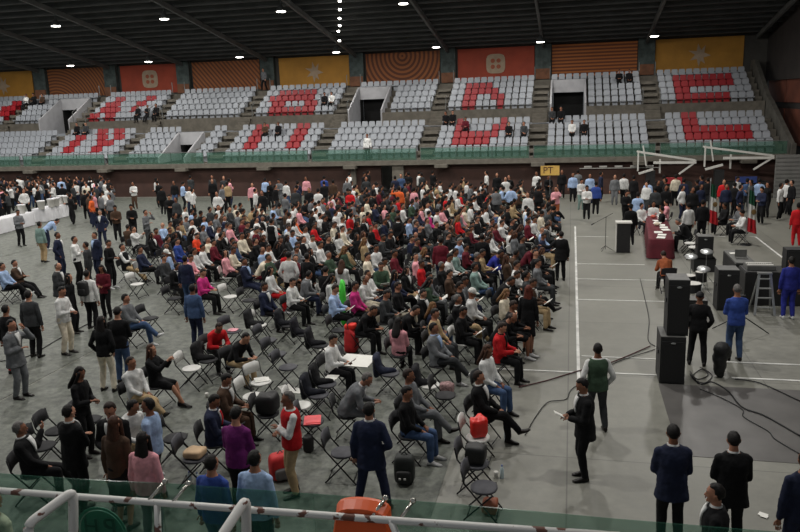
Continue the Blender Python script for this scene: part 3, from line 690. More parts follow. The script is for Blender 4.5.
# ------------------------------------------------------------------ people list: head x, head y, pose, top, bottom, hair, yaw | label | landmark name
T = '''
22 427 7 kJ k g 20|grey-haired person in a black suit seated at far left, arm over next chair|grey-haired person at the far left chair
68 412 c kJ k k 75|person in a black suit with back turned, arms folded, beside two talking women
112 411 b kJ k s -80|person with dark hair and black jacket facing the camera between two women's backs
114 427 a sS Kk L 85|person with long brown hair and dark dress, back turned, near bottom left
124 401 8 wS y k -20|person in a white polo shirt seated behind the light blue shirt
149 405 a lS k k 190|person in a light blue dress shirt standing and facing left near the pink jacket|standing person in light blue dress shirt
142 440 a pS g f 90|person with long black hair and pale pink jacket, back turned|person in the pale pink jacket
212 463 a bS j k 80|person in a bright blue shirt with back turned at the glass railing
253 461 a lS n k 85|person in a pale blue shirt with back turned at the glass railing|pale blue shirt at the railing
234 416 b vS k k 85|person in a purple jacket with back turned and hair tied up|person in the purple jacket
289 399 c rV y g 215|grey-haired person in a red vest over white shirt, arms folded, khaki trousers|person in the red vest
369 411 s nJ n k 92|person in a navy suit standing wide with back turned, beside a backpack|navy suit with back turned
203 400 1 nT n k 15|person in a navy suit and red tie seated, using a phone|seated person with red tie
229 377 1 sJ s k 5|person in a dark brown suit seated reading a white sheet|brown suit reader
356 381 2 gJ g g 10|grey-haired person in a grey jacket leaning forward on a chair|grey jacket leaning forward
404 391 0 kS j k -5|person in a black sweater and jeans seated beside a standing backpack
409 376 3 gS g s -10|person in a grey cardigan and grey trousers seated cross-legged
479 376 3 kJ k s -12|person in a black suit seated in front row, nearest the bottom|front-row black suit near the bottom
485 351 0 wS j L -25|person with very long brown hair, white top and jeans in the front row
497 326 1 rJk k s -10|person in a bright red jacket seated in the front row|front-row person in bright red
508 317 2 kS k z -5|bald person in dark jacket bent over paper beside the bright red jacket
586 384 b kJ k k 195|person in a black suit standing alone on the concrete holding a white paper|lone standing person with white paper
598 347 d eV d k 100|person in a dark green vest with checked red sleeves, back turned|checked-sleeve person
674 436 b nJ k k 92|person in a dark navy suit with back turned, left of two|back-turned navy suit at bottom right
735 440 b kJ k k 92|person in a black suit with back turned, right of two|back-turned black suit at bottom right
717 492 a kJ k k 170|person in a dark jacket with pale striped shirt facing left, nearest the camera
806 462 a nS n k 100|person in a navy coat cut off by the right edge at the bottom
700 296 d kS k c 80|person in a black T-shirt and cap beside the big loudspeakers|black T-shirt by the loudspeakers
738 292 b bS j g 95|grey-haired person in a blue jacket and jeans with back turned|blue jacket by the stepladder
792 260 a uS u k 95|person in bright blue overalls at the right edge by black cases|bright blue overalls
75 371 b kS k f 0|person with long black hair and black clothes looking at their hands, standing|black-clad long-haired person
131 362 3 wS y s -20|person in a white shirt and khaki trousers leaning back on a chair|white shirt in khaki trousers
150 349 5 kS Kk L 0|person in a black dress holding up a white phone, seated|black dress with phone
11 327 x gJ g k 0|person in a grey suit touching their chin, standing at left edge|grey suit at the left edge
28 296 a dS k k 95|person in a dark jacket and dark cap seen from behind at left
5 309 a kS r k 90|person in black top and red trousers, mostly cut by left edge
60 293 b wS c k 0|person in a white polo and cream trousers standing sideways|white polo and cream trousers
86 274 a wS k k 95|person in a white T-shirt wearing a black backpack, back turned|white T-shirt with backpack
101 321 d kS c f 95|person with long dark hair, black top and cream jeans, back turned
116 315 b kS j k 100|person in a black jacket and jeans, back turned, left of seated grey T-shirt
126 300 3 gS j k 0|person in a grey T-shirt and jeans seated alone, legs out
192 287 a jS n k 90|person in a slate blue suit standing with back turned|slate blue suit standing
56 266 b dJ k z 10
70 277 a kS k f 20
102 266 b mS k f -80
57 236 d nJ n k 20
74 240 c wS k k 20
86 244 a dS d k 200
95 236 a nJl n s -110
107 243 b kS k k 0
15 262 4 sJ k k 10|person in a brown jacket leaning far back, legs stretched, at left|brown jacket leaning back
2 266 3 lS k k 10
44 220 f lS n k 60
39 224 a xS y k 80
17 212 b gS k k -20|person in a light grey sweater and black trousers in front of the white table|light grey sweater by the white table
91 198 d oS n z 20|person in an orange-red jacket standing next to a navy suit|orange-red jacket
100 212 d nJ n g -80
115 208 b sS k f -60
131 207 b kJ k k -60
145 212 x gS d k 0
133 184 c wS s k -80
156 180 a wS k k 60
161 188 a kS k k 90
169 197 b kJ k k -60
176 200 a dS k k -100
182 184 b lS k k 40
192 191 a wS k k 30
212 177 a dJ k k -70
217 194 d wS k k -90
227 184 a yS k k 150
255 191 a wS g s 20
262 193 a kJ k s -90
265 180 a lS k k 80
252 185 a pS k s -60
279 181 b gS g k -90
286 183 a wS j k 70
285 196 c gS j k 60
295 190 a dJ k k -60
309 190 a kS k k -90
318 191 a wS k k 90
324 178 c bS d g 90|broad person in a bright light blue shirt, back turned, near the passage
350 192 b rS r k -80|person in an all red outfit standing near the passage|all red outfit
347 180 a gS k s -60
333 182 a sS k s 90
395 178 a nS k k 90
401 176 a jS k k -90
399 189 z oS s k 90|person in an orange-brown shirt raising one arm, back turned|orange-brown shirt with raised arm
414 190 a pS k k 60|person in a pink shirt with back turned beside the raised arm
398 218 h kJ k s 90|person in a black suit with back turned standing inside the crowd
271 221 a kV k k 80
304 256 a kS k k 70
289 257 d wS k k 90|broad person in a white shirt, back turned, inside the left crowd|broad white shirt back
184 258 a nS j k 90|person in a dark navy jacket and jeans standing, back turned|navy jacket and jeans
441 241 a mS n k 90|person in a maroon sweater standing with back turned in mid crowd|maroon sweater back
483 238 a kS k k 90
497 175 a kJ k k -90
505 179 a wS k k -90
496 190 a gS d k 90
511 188 d lS k k 90
528 195 a wS k k -100
538 188 a kS k k 60
556 189 x pS i k -90|person in a pink shirt and orange-brown trousers standing alone|pink shirt and orange trousers
561 233 o kJ k k 100|person in black with back turned, left arm stretched over the front row|black suit with outstretched arm
573 175 a lS k k -90
562 172 a kJ k k -90
581 181 b wS x k -60
587 188 b wS Kk k -90
596 184 a bV k k 80
578 172 a gS k k 90
590 176 a lS n k -90
601 174 a nS k k 0
615 177 a gJ g g -90|person in a light grey suit standing alone near the hoop|light grey suit
624 176 a wS k s 80
634 178 a kS k k 60
626 193 b kS k L -60
638 195 a lS n k 90
631 207 a kS k k 100|person in black standing behind the lectern
648 182 a lS n k 60
658 183 a kS k k -60
666 188 a kJ k k -80
676 177 a cS k k 90
684 181 a nS k k 60
693 190 a kS k f -90
701 187 a nS k s -60
689 206 a wS k k 120|person in a white shirt and black trousers beside the maroon table|white shirt by the maroon table
703 203 a kJ k k 90|person in a black suit standing with back turned near the flag|black suit near the flag
724 182 a rS k k -90
737 179 b wS k k -60
749 181 a jV d k 90
758 181 d lV k k 80
781 186 a wS k k -30
787 182 a wS k k 30
792 183 a kS k k 200
799 206 a rS r k 90|person in red cut off by the right edge
654 204 0 wT k k -90
663 210 0 kS k k 180
667 203 0 pS k k 180
641 206 0 wS k k -60
680 222 2 kJ k g 180|grey-haired person in a black suit seated at the maroon table end
728 206 0 kJ k k 200
739 207 1 gS k k 200
745 213 1 wV k k 190|person in dark vest and white sleeves reading a cream folder|cream folder reader
664 254 2 iS k s 100|person in a rust jacket crouched behind the loudspeaker
123 248 4 kV y k 5|person in a black vest with white sleeves seated at the left edge of the crowd|black vest with white sleeves
133 229 5 wS k s 0
127 227 0 sS k k 90
140 250 3 nS k k 0
155 232 0 mS u k -10|person in a maroon and yellow top with bright blue trousers
176 241 0 bS u k 0
194 235 1 qS k k 0|person in a bright orange jacket seated|bright orange jacket
165 253 0 lS k W -10
172 264 8 kJ k k -20
193 250 0 wS k k 0
201 247 0 wS k k 10
212 242 0 mS k k 5
208 272 1 tS k s -5|person in a magenta top reading a booklet, black trousers|magenta reader
184 209 0 wS k k 0
191 212 0 lS k k 0
169 229 0 kS k s 0
176 227 0 kJ k k 0
202 227 0 gS k k 0
218 229 0 wS k s 0
221 213 0 sS k k 0
215 216 0 gS k k 0
292 208 0 wS k W 0
298 210 0 pS k s 0
285 212 0 sS k k 0
294 219 0 oS k k 0
315 211 0 wS k k 0
319 216 0 wS k z 0
319 225 0 rS k k 0
326 225 1 cS k s 0
288 228 0 wS j s -20
306 230 4 wS y k 0
253 230 2 wS k s 10
262 229 2 wS k k 180
241 222 0 mS k s 0
230 227 0 pS k s 0
232 245 1 jS k k -10
245 262 4 nJl n k -5|person in a navy suit and light blue shirt leaning back, left edge of crowd|navy suit with light blue shirt
267 259 2 cS m k 0
264 272 0 wS r f 0
263 286 0 nJ k k -10
295 248 0 gS k k 0
319 245 0 wS k k 0
289 281 1 wS k k -10
325 271 0 kS k k 90
327 239 0 kS k s 0
338 209 0 wS k k 0
350 212 0 wS k k 0
341 229 0 cS k k 0
348 230 2 wS k k 0
363 242 0 yS k Y 0
366 189 4 kJ k k 0
381 188 0 nS k k 0
366 201 0 cS k s 0
375 206 4 nT k k -10
392 209 0 eS k k -20
408 220 0 lS k k 0
420 208 0 pS k s 0
428 214 0 tS k s 0
435 212 1 wS k L 0
374 225 0 rS k s 0
367 215 0 rS k s 0
429 224 0 kS k s 0
419 224 0 nS k s 0
423 187 0 wS k k 0
431 188 0 wS k k 0
438 187 0 yS k k 0
446 187 0 wS k k 0
445 198 0 rS k k 0
438 201 0 gS k k 0
343 250 0 eS k Y 0
366 257 0 cS k k 0
341 263 0 wS k L 90
380 265 1 eS k s -60|person in a dark green top facing the camera, looking down
375 248 0 wS j k -30
393 254 0 mS k k 0
414 242 1 kS k s 0
423 251 2 gS k Y 0
420 263 0 rS g s 0
362 279 1 wS c z -10|bald person in a white polo and beige trousers seated|bald white polo
349 287 0 tS k k 0
396 287 0 kS c s 0
431 275 0 gS g k 0
444 273 0 sS k k 0
462 179 0 yS k k 0
466 183 0 wS k s 0
481 184 0 wS k k 0
455 188 0 wS k k 0
461 190 0 nS k k 0
475 189 0 wS k k 0
487 195 0 rS k k 0
502 185 0 pS k s 0
520 185 0 cS k s 0
469 206 1 wS k k 0
511 204 0 yS k g 0
457 218 0 rS k Y 0
469 223 1 wS k k 0
485 209 0 wS k k 0
479 220 0 kS k s 0
491 221 0 pS k s 0
500 223 0 wS k k 0
511 221 0 kS k k 0
509 231 0 wS k k 10
530 215 0 wS k k -10
537 214 1 cS k s -10
544 206 3 gS k k -10
525 222 0 mS k k 0
533 219 0 wS k k -10
497 254 2 uS n k 0|person in a purple-blue jacket leaning forward in front area|purple-blue jacket
515 266 0 wS k k 0
515 274 2 kS k s 0
533 248 2 mS k k -10|person in a maroon top leaning toward the outstretched arm
521 239 0 dS k k 0
475 268 3 xJ j k -5|person in a grey-green jacket and blue jeans seated in mid crowd|grey-green jacket
509 281 2 kJ k k -10
502 291 1 cS k Y -20
470 294 0 wS k W 0|white-haired person reading a leaflet in the right part of the crowd
458 300 3 kJ y g -10|grey-haired person in a black suit holding a yellow folder|yellow folder holder
458 287 0 kS k k 0
469 247 0 mS k k 0
476 253 1 yS k k 0
457 253 0 xS k s 0
527 276 3 dS k k 0
526 288 a kS Kk A 80|person in a long black coat with red-brown hair standing at crowd edge|long black coat
332 290 1 lS k s 0|person in a pale denim jacket seated, short dark hair|pale denim jacket
328 337 1 wS k k -5|person in a white shirt bent over a phone near the white board|white shirt bent over phone
371 310 2 kS k s -20|person in black bent over, next to the white board
397 322 0 pS k f 80|person with long black hair and pink coat over the chair, back turned|pink coat with long black hair
415 309 2 kS k k 0
434 329 3 gJl d k -15|person in a grey suit and light blue shirt, legs crossed|grey suit in third row
438 314 0 yS d k -10|person in a tan jacket seated behind the grey suit
450 313 1 kS k k -10
429 305 0 nS j Y 0
510 306 1 kS Kk s -10
218 326 2 rS k s -40|person in a red jacket leaning forward beside empty chairs|red jacket by empty chairs
237 337 2 kS y k -20
447 235 0 kS k k 0
-8 506 a cS k k 80|person in a cream top mostly cut off by the left bottom corner
'''
people = []; LM = []
def hz(p): return 1.24 if POSES_SEATED(p) else 1.6
def POSES_SEATED(p): return p in '012345678'
for ln_ in T.strip().split('\n'):
    q = ln_.split('|'); a = q[0].split(); 
    d = dict(x=float(a[0]), y=float(a[1]), p=a[2], g=a[3], b=a[4], h=a[5], yaw=float(a[6]), lab=q[1] if len(q) > 1 else None)
    h_ = 1.24 if POSES_SEATED(d['p']) else (1.35 if d['p'] == 'f' else 1.6)
    if d['p'] == '2': h_ = 1.12
    P_ = at(d['x'], d['y'], h_)
    if POSES_SEATED(d['p']):                       # the head of a seated figure sits slightly off the hips
        lean = .3 if d['p'] == '2' else -.08
        P_ = P_-V((math.cos(R(d['yaw']))*lean, math.sin(R(d['yaw']))*lean, 0))
    d['P'] = V((P_.x, P_.y, 0)); d['seat'] = POSES_SEATED(d['p']); d['fix'] = d['lab'] is not None; people.append(d)
    if len(q) > 2: LM.append((q[2], d))
# fill the dense part of the audience along its chair rows
poly = [(120, 262), (150, 232), (178, 212), (240, 206), (290, 202), (335, 196), (350, 182), (430, 181), (540, 181), (552, 200), (562, 222), (546, 246), (538, 272), (528, 300), (470, 318), (400, 306), (300, 300), (262, 268), (215, 252), (180, 262)]
def inside(x, y):
    c = False; n = len(poly)
    for i in range(n):
        x1, y1 = poly[i]; x2, y2 = poly[i-1]
        if (y1 > y) != (y2 > y) and x < (x2-x1)*(y-y1)/(y2-y1)+x1: c = not c
    return c
fillc = 'kkkkkkkkkkkkkkwwwwwwgggdddnnnmmrpyyssclej'
rs = random.Random(11)
spots = []
yy = 16.0
while yy < 44:
    for k in range(30):
        spots.append((-.9-.93*k+rs.uniform(-.1, .1), yy+rs.uniform(-.12, .12)))
    yy += .64
spots.sort(key=lambda s: s[1])
def metric(a, b, sa=True, sb=True):
    dx, dy = a[0]-b[0], a[1]-b[1]
    return math.hypot(dx/.8, dy/.56) if sa and sb else math.hypot(dx/.6, dy/.5)
# empty chairs: seat x, y (pixel of the seat), kind, yaw, label
CH = '''
343 452 g 5|dark folding chair standing empty between red vest and navy suit
484 487 g -3|empty grey-seated folding chair nearest the glass railing in front row
476 463 g -3|folding chair with a black bag on it, front row
478 437 w -3|white folding chair under a red bag in front row
430 385 w -5|white folding chair with a black strap bag behind the front rows
196 366 w 5|white folding chair beside the black dress with phone
137 284 w -10|white folding chair at the left edge of the crowd
259 325 w -15|white folding chair with dark bag slung over its back
233 331 g -15|dark folding chair with pink papers, left of the white chair
261 382 w -25|white folding chair with papers in front of brown suit reader
253 396 w 0|white folding chair beside the brown suit reader's knees
268 340 g -5|empty dark folding chair right of the red jacket
277 354 g -5|empty dark folding chair, middle of the open aisle cluster
288 367 g 0|empty dark folding chair with crossed legs in open cluster
288 325 b 0|black folding chair at the top of the open cluster
305 334 b 0|black folding chair right of the open cluster
325 386 g 10|dark folding chair draped with black coat
312 397 g 10|dark folding chair draped with a dark jacket near the red vest
300 403 w 10|white-backed folding chair behind the red vest
390 373 g 0|dark folding chair under the pink coat
43 446 b 10|black padded folding chair beside grey-haired person at far left
60 430 b 10|black padded folding chair, second beside the far left suit
88 420 b 10|black padded folding chair, third toward the white polo
178 438 b 10|black folding chair between light blue shirt and red tie
197 456 g 10|black folding chair holding a tan bag
352 363 g 0|dark folding chair under the white board
320 345 b 5|black folding chair with jacket left of the white shirt
205 362 b -10|black folding chair hung with a dark coat and red cloth
175 298 b 0|black folding chair left of the navy jacket and jeans
222 297 w -10|white folding chair behind the magenta reader
150 318 b 0|black folding chair behind the grey T-shirt
445 395 b 0|black folding chair with striped bag near the grey suit
340 330 b 0|black folding chair left of the red hoodie
250 300 b 0|black folding chair under navy suit row at the left edge
270 412 b 10|black folding chair with black bags beside the brown suit reader
320 420 g 10|dark folding chair holding a red folder behind the red vest
690 243 w 180|white folding chair by the end of the maroon table
694 247 w 170|white folding chair nearest the drum stands
'''
empties = []
for l_ in CH.strip().split('\n'):
    q, lab = l_.split('|'); a = q.split(); P_ = at(float(a[0]), float(a[1]), .46)
    empties.append(dict(P=V((P_.x, P_.y, 0)), k=a[2], yaw=float(a[3]), lab=lab, seat=True, fix=True, x=float(a[0]), y=float(a[1])))
for X, Y in spots:
    q = proj((X, Y, 1.22))
    if not inside(q[0], q[1]): continue
    if any(metric((X, Y), (o['P'].x, o['P'].y), True, o['seat']) < .98 for o in people+empties): continue
    if rs.random() < .06: continue
    c = rs.choice(fillc)
    pp = rs.choice('0011113468')
    people.append(dict(x=q[0], y=q[1], p=pp, g=c+(rs.choice('SSJ') if c in 'kgdns' else 'S'), b=rs.choice('kkkkdnjsy'), h=rs.choice('kkkkksssgffLz'), yaw=rs.uniform(-18, 12), lab=None, P=V((X, Y, 0)), seat=True, fix=False))
# standing groups at the back
def standers(n, x0, x1, y0, y1, cols, seed):
    r_ = random.Random(seed); k = 0; t = 0
    while k < n and t < n*30:
        t += 1; x, y = r_.uniform(x0, x1), r_.uniform(y0, y1); P_ = at(x, y, 1.6); P_.z = 0
        if P_.y > 46.6 or P_.x > 13: continue
        if any((o['P']-P_).length < .62 for o in people+empties): continue
        if -31.2 < P_.x < -27.0 and 31 < P_.y < 40: continue
        c = r_.choice(cols)
        people.append(dict(x=x, y=y, p=r_.choice('aabbcdxh'), g=c+(r_.choice('SJ') if c in 'kdn' else 'S'), b=r_.choice('kkknjd'), h=r_.choice('kkkkssfL'), yaw=r_.uniform(-180, 180), lab=None, P=P_, seat=False, fix=False)); k += 1
standers(78, -6, 112, 177, 197, 'kkkkkkkwwwwndlpgsdc', 5)
standers(14, 112, 345, 176, 190, 'kkkwwgdnp', 6)
standers(12, 345, 560, 172, 182, 'kkwwkd', 8)
standers(14, 636, 770, 178, 190, 'kkknwd', 9)
# relax overlaps
for it in range(60):
    allp = people+empties
    for i, a in enumerate(allp):
        for b in allp[i+1:]:
            d = a['P']-b['P']
            if abs(d.x) > .9 or abs(d.y) > .7: continue
            sx, sy = (.8, .56) if a['seat'] and b['seat'] else (.55, .5)
            m_ = math.hypot(d.x/sx, d.y/sy)
            if m_ < 1:
                if m_ < .01: d = V((.1, .1, 0)); m_ = .2
                wa = .15 if a['fix'] and not b['fix'] else .85 if b['fix'] and not a['fix'] else .5
                mv = d*((1-m_)/m_)*.5; a['P'] += mv*wa; b['P'] -= mv*(1-wa)
# persons in the far stand: tier, pixel x, pixel y of the head
ST = [('u', 28, 109, 4, 'w'), ('u', 36, 107, 4, 'k'), ('u', 44, 106, 4, 's'), ('l', 78, 130, 5, 'k'), ('l', 87, 130, 5, 'd'), ('u', 139, 113, 1, 'k'), ('u', 148, 112, 1, 'k'), ('u', 157, 112, 1, 'k'),
      ('l', 266, 130, 4, 's'), ('l', 279, 129, 4, 'k'), ('u', 325, 98, 2, 'k'), ('u', 332, 98, 2, 'w'), ('l', 446, 121, 5, 'k'), ('l', 453, 119, 5, 'k'), ('l', 466, 126, 4, 'm'), ('l', 509, 132, 3, 'k'), ('l', 524, 129, 3, 'd'),
      ('l', 572, 133, 3, 'w'), ('l', 584, 132, 3, 'k'), ('u', 619, 81, 4, 'k'), ('u', 629, 80, 4, 'k'), ('l', 552, 117, 5, 'd'), ('l', 561, 115, 5, 'k')]
stand = []
for t, x, y, r_, c in ST:
    Y_ = (LY if t == 'l' else UY)[r_-1]; Z_ = (LZ if t == 'l' else UZ)[r_-1]; P_ = atY(x, y, Y_)
    stand.append(dict(x=x, y=y, p=random.choice('0146'), g=c+'S', b='k', h='k', yaw=-90, lab=None, P=V((P_.x, Y_-.12, Z_-.045)), seat=True, st=(t, r_)))
q = atY(264, 92, 57.6); stand.append(dict(x=264, y=92, p='w', g='gS', b='k', h='k', yaw=-100, lab='person walking down from the top of the aisle on the far stand', P=V((AIS[3], 57.75, 7.2)), seat=False, st=('u', 5)))
q = atY(368, 147, 47.5); stand.append(dict(x=368, y=147, p='a', g='wS', b='k', h='k', yaw=-90, lab='person in white top at the far stand railing under the arc banner', P=V((q.x, 47.4, 2.3)), seat=False, st=('l', 1)))
def dscr(d):
    t = d['g'][1] if len(d['g']) > 1 else 'S'
    hh = {'f': ', long black hair', 'L': ', long brown hair', 'Y': ', long fair hair', 'z': ', bald', 'g': ', grey hair', 'W': ', white headwear'}.get(d['h'], '')
    return '%s person in %s %s%s' % ('seated' if d['seat'] else 'standing', CN[d['g'][0]], {'S': 'top', 'J': 'jacket', 'T': 'suit', 'V': 'vest'}[t], hh)
ORD = ['', '2nd ', '3rd ', '4th ', '5th ', '6th ', '7th ', '8th ', '9th ', '10th ', '11th ', '12th ', '13th ', '14th ', '15th ', '16th ', '17th ', '18th ']
def where(items, desc):
    grp = {}
    for d in items:
        if d.get('lab'): continue
        best = min(LM, key=lambda l: math.hypot(l[1]['x']-d['x'], (l[1]['y']-d['y'])*1.4))
        dx, dy = d['x']-best[1]['x'], d['y']-best[1]['y']
        dr = ('right of' if dx > 0 else 'left of') if abs(dx) > abs(dy) else ('in front of' if dy > 0 else 'behind')
        grp.setdefault((desc(d), best[0], dr), []).append((math.hypot(dx, dy), d))
    for (ds, nm_, dr), l in grp.items():
        l.sort(key=lambda t: t[0])
        for i, (_, d) in enumerate(l):
            d['lab'] = '%s, %s%s %s' % (ds, (ORD[i]+'nearest ') if len(l) > 1 else '', dr, nm_)
people.sort(key=lambda d: d['P'].y)
keep = people[:300-len(stand)]; rest = people[300-len(stand):]
keep_lab = {id(d) for d in keep if d['lab']}
lm_ok = [l for l in LM if any(l[1] is d for d in keep)]; LM = lm_ok
for d in keep+stand: d['haslab'] = bool(d['lab'])
where(keep, dscr)
rown2 = {'l': 'lower', 'u': 'upper'}
for i, d in enumerate(stand):
    if not d['lab']:
        bi = max([k for k in range(-1, 8) if k < 0 or AIS[k] < d['P'].x])
        d['lab'] = 'person in %s seated in %s stand below %s' % (CN[d['g'][0]], rown2[d['st'][0]], bayname[bi])
cnt = {}
for d in stand: cnt.setdefault(d['lab'], []).append(d)
for k, l in cnt.items():
    if len(l) > 1:
        l.sort(key=lambda d: d['x']); nn = ['leftmost', 'rightmost'] if len(l) == 2 else ['leftmost', 'middle', 'rightmost']
        for d, n_ in zip(l, nn): d['lab'] = k.replace('person in', n_+' person in')
PAPER = mat('paper', (225, 224, 218), .7, 0, .03, 20); YEP = mat('yellow_paper', (225, 190, 90), .7, 0, .03, 20)
papers = []
for d in keep+stand:
    o = person(d['P'], d['yaw'], d['p'], d['g'], d['b'], d['h'], random.uniform(.95, 1.02))
    tag(o, d['lab'], 'person', 'people in the far stand' if 'st' in d else 'seated audience' if d['seat'] else 'people standing in the hall')
    if d['seat'] and 'st' not in d:
        kk = 'w' if (random.random() < .13 and not d['fix']) else 'b'; near = d['P'].y < 20
        c_ = chair(V((d['P'].x, d['P'].y, 0)), d['yaw'] if abs(d['yaw']) < 40 or abs(d['yaw']) > 100 or d['x'] > 600 else 0, kk, near)
        d['chk'] = kk; d['cho'] = c_
        if d['p'] == '1' and random.random() < .8: papers.append(d)
    if not d['seat'] and d['P'].x < 0 and 0: pass
for d in keep:
    if 'cho' in d:
        s_ = '%s folding chair under %s' % ('white' if d['chk'] == 'w' else 'black', d['lab'].replace('person in a ', 'person in ').replace('person', 'person', 1))
        w_ = s_.split()
        if len(w_) > 16: w_ = [t for t in s_.replace('folding ', '').replace('seated ', '').replace(' with back turned', '').split() if t not in ('a', 'the', 'and')]
        s_ = ' '.join(w_[:16]).rstrip(',')
        tag(d['cho'], s_, 'chair', 'folding chairs of the audience')
for e_ in empties:
    e_['o'] = chair(e_['P'], e_['yaw'], e_['k'], e_['P'].y < 22); tag(e_['o'], e_['lab'], 'chair', 'empty folding chairs')
for d in papers:
    po = KIT[(d['p'], 'pose')]; c_ = (po.arm[0][2]+po.arm[1][2])/2+V((.13, 0, .02)); rm = Matrix.Rotation(R(d['yaw']), 3, 'Z')
    hold = d['fix'] and ('yellow folder' in d['lab'] or 'cream folder' in d['lab'])
    o = obj('paper_sheet', (G().box((0, 0, 0), (.2, .28, .006)).box((.0, .0, .004), (.17, .24, .003)), YEP if hold else PAPER)); o.location = d['P']+rm @ c_; o.rotation_euler = (0, R(-35), R(d['yaw']))
    s_ = 'white paper held by '+d['lab']; s_ = ' '.join(s_.split()[:16]).rstrip(','); tag(o, s_, 'paper', 'papers held by the audience')
# remaining far crowd as one mass
if rest:
    coarse = {}
    def ck(p):
        if p not in coarse:
            po = POSES[p](); g1 = G(); po.arms(g1, .014); po.torso(g1, -.07, .535, .02); g2 = G(); po.legs(g2, .016, .06); g3 = G(); g3.ell(po.hc, (.098, .08, .12)); g3.cap(po.sp(.5)[0], po.hc, .055, .05)
            for a_ in po.arm: g3.cap(a_[2], a_[2]+(a_[2]-a_[1]).normalized()*.12, .03, .02)
            g4 = G(); g4.ell(po.hc+po.HM @ V((-.02, 0, .02)), (.1, .088, .115)); coarse[p] = []
            for g_ in (g1, g2):
                m_ = remesh(g_, 'c', .04, [], 1); coarse[p].append(([v.co.copy() for v in m_.vertices], [tuple(f.vertices) for f in m_.polygons])); bpy.data.meshes.remove(m_)
            for g_ in (g3, g4): coarse[p].append(([V(v) for v in g_.v], g_.f))
        return coarse[p]
    g = G(); cols = []
    gc_ = G()
    sm_ = chair_parts('b')
    for d in rest:
        rm = Matrix.Rotation(R(d['yaw']), 3, 'Z'); parts = ck(d['p'])
        for (vs_, fs_), cc in zip(parts, (COL[d['g'][0]], COL[d['b'][-1]], random.choice(SKN), (22, 19, 18))):
            g.add([rm @ v+d['P'] for v in vs_], fs_); cols += [lin(cc)+(1,)]*len(vs_)
        if d['seat']:
            for q_ in (sm_[0], sm_[1], *sm_[2]): gc_.add([rm @ V(v)+d['P'] for v in q_.v], q_.f)
    me = g.mesh('crowd', [CROWD], True); ca = me.color_attributes.new('cloth_colour', 'FLOAT_COLOR', 'POINT')
    ca.data.foreach_set('color', [x for c in cols for x in c])
    o = obj('distant_crowd', me); tag(o, 'farthest rows of the audience and people standing along the back wall', 'crowd', None, 'stuff')
    if gc_.v: o = obj('distant_chairs', (gc_, CB)); tag(o, 'black folding chairs of the farthest audience rows', 'chairs', None, 'stuff')
print('PEOPLE', len(people), len(rest), 'paper', len(papers))
# ------------------------------------------------------------------ props
BLK = mat('black_box', (26, 26, 27), .6, 0, .2, 10, .1); GRY = mat('grey_top', (92, 92, 90), .6, 0, .15, 5); GRILL = mat('grille', (18, 18, 19), .8, 0, .3, 60, .3)
MAR = mat('maroon_cloth', (88, 22, 34), .85, 0, .15, 4, .3); WCL = mat('white_cloth', (205, 205, 208), .8, 0, .06, 3, .3); ALU = mat('aluminium', (170, 172, 172), .35, .8)
WPT = mat('white_paint', (200, 198, 192), .5, 0, .05, 5)
def cloth_table(name, a, b, w, h, m, label, cat, drop=None):   # a, b ends in plan; folds in the skirt
    a = V((a[0], a[1], 0)); b = V((b[0], b[1], 0)); d = (b-a); L_ = d.length; d.normalize(); yaw = math.atan2(d.y, d.x)
    e = empty(name, (a+b)/2, yaw); g = G(); n = 60; per = 2*(L_+w); vs = []
    def pp(t):
        t *= per
        if t < L_: return V((-L_/2+t, -w/2, 0)), V((0, -1, 0))
        t -= L_
        if t < w: return V((L_/2, -w/2+t, 0)), V((1, 0, 0))
        t -= w
        if t < L_: return V((L_/2-t, w/2, 0)), V((0, 1, 0))
        t -= L_; return V((-L_/2, w/2-t, 0)), V((-1, 0, 0))
    lv = ((h, 0), (h-.03, .015), (h*.6, .03), (.03, .05)); 
    for z, o_ in lv:
        for i in range(n*2):
            p_, nn = pp(i/(n*2)); q = p_+nn*(o_+(.03*math.sin(i*1.35)*(1-z/h))); vs.append((q.x, q.y, z))
    m2 = n*2; fs = []
    for k in range(len(lv)-1):
        for i in range(m2): fs.append((k*m2+i, (k+1)*m2+i, (k+1)*m2+(i+1) % m2, k*m2+(i+1) % m2))
    fs.append(tuple(range(m2))); g.add(vs, fs)
    obj('tabletop', (G().box((0, 0, h-.03), (L_-.04, w-.04, .04)), GRY), e)
    for sx in (-1, 1):
        for sy in (-1, 1): obj('leg', (G().tube([(sx*(L_/2-.15), sy*(w/2-.1), 0), (sx*(L_/2-.15), sy*(w/2-.1), h-.04)], .02), CF), e)
    tag(e, label[0], 'table')
    c = obj('tablecloth', (g, m, True)); c.location = e.location; c.rotation_euler = e.rotation_euler; tag(c, label[1], 'tablecloth'); return e
cloth_table('folding_table', (-28.9, 31.2), (-29.2, 35.3), .8, .75, WCL, ('long table at far left under a white cloth carrying white buckets', 'white cloth draped over the longer left table'), 'table')
cloth_table('folding_table', (-29.3, 36.3), (-29.4, 38.6), .8, .75, WCL, ('shorter table behind the long one under a white cloth', 'white cloth draped over the shorter left table'), 'table')
bk = G().loft([(V((0, 0, z)), V((r_, 0, 0)), V((0, r_, 0))) for z, r_ in ((0, .15), (.02, .16), (.42, .21), (.43, .225), (.45, .225))], 16).mesh('bucket', [WPT], True)
rim = G().loft([(V((0, 0, z)), V((r_, 0, 0)), V((0, r_, 0))) for z, r_ in ((.445, .2), (.47, .235), (.49, .2))], 16).mesh('lid', [WCL], True)
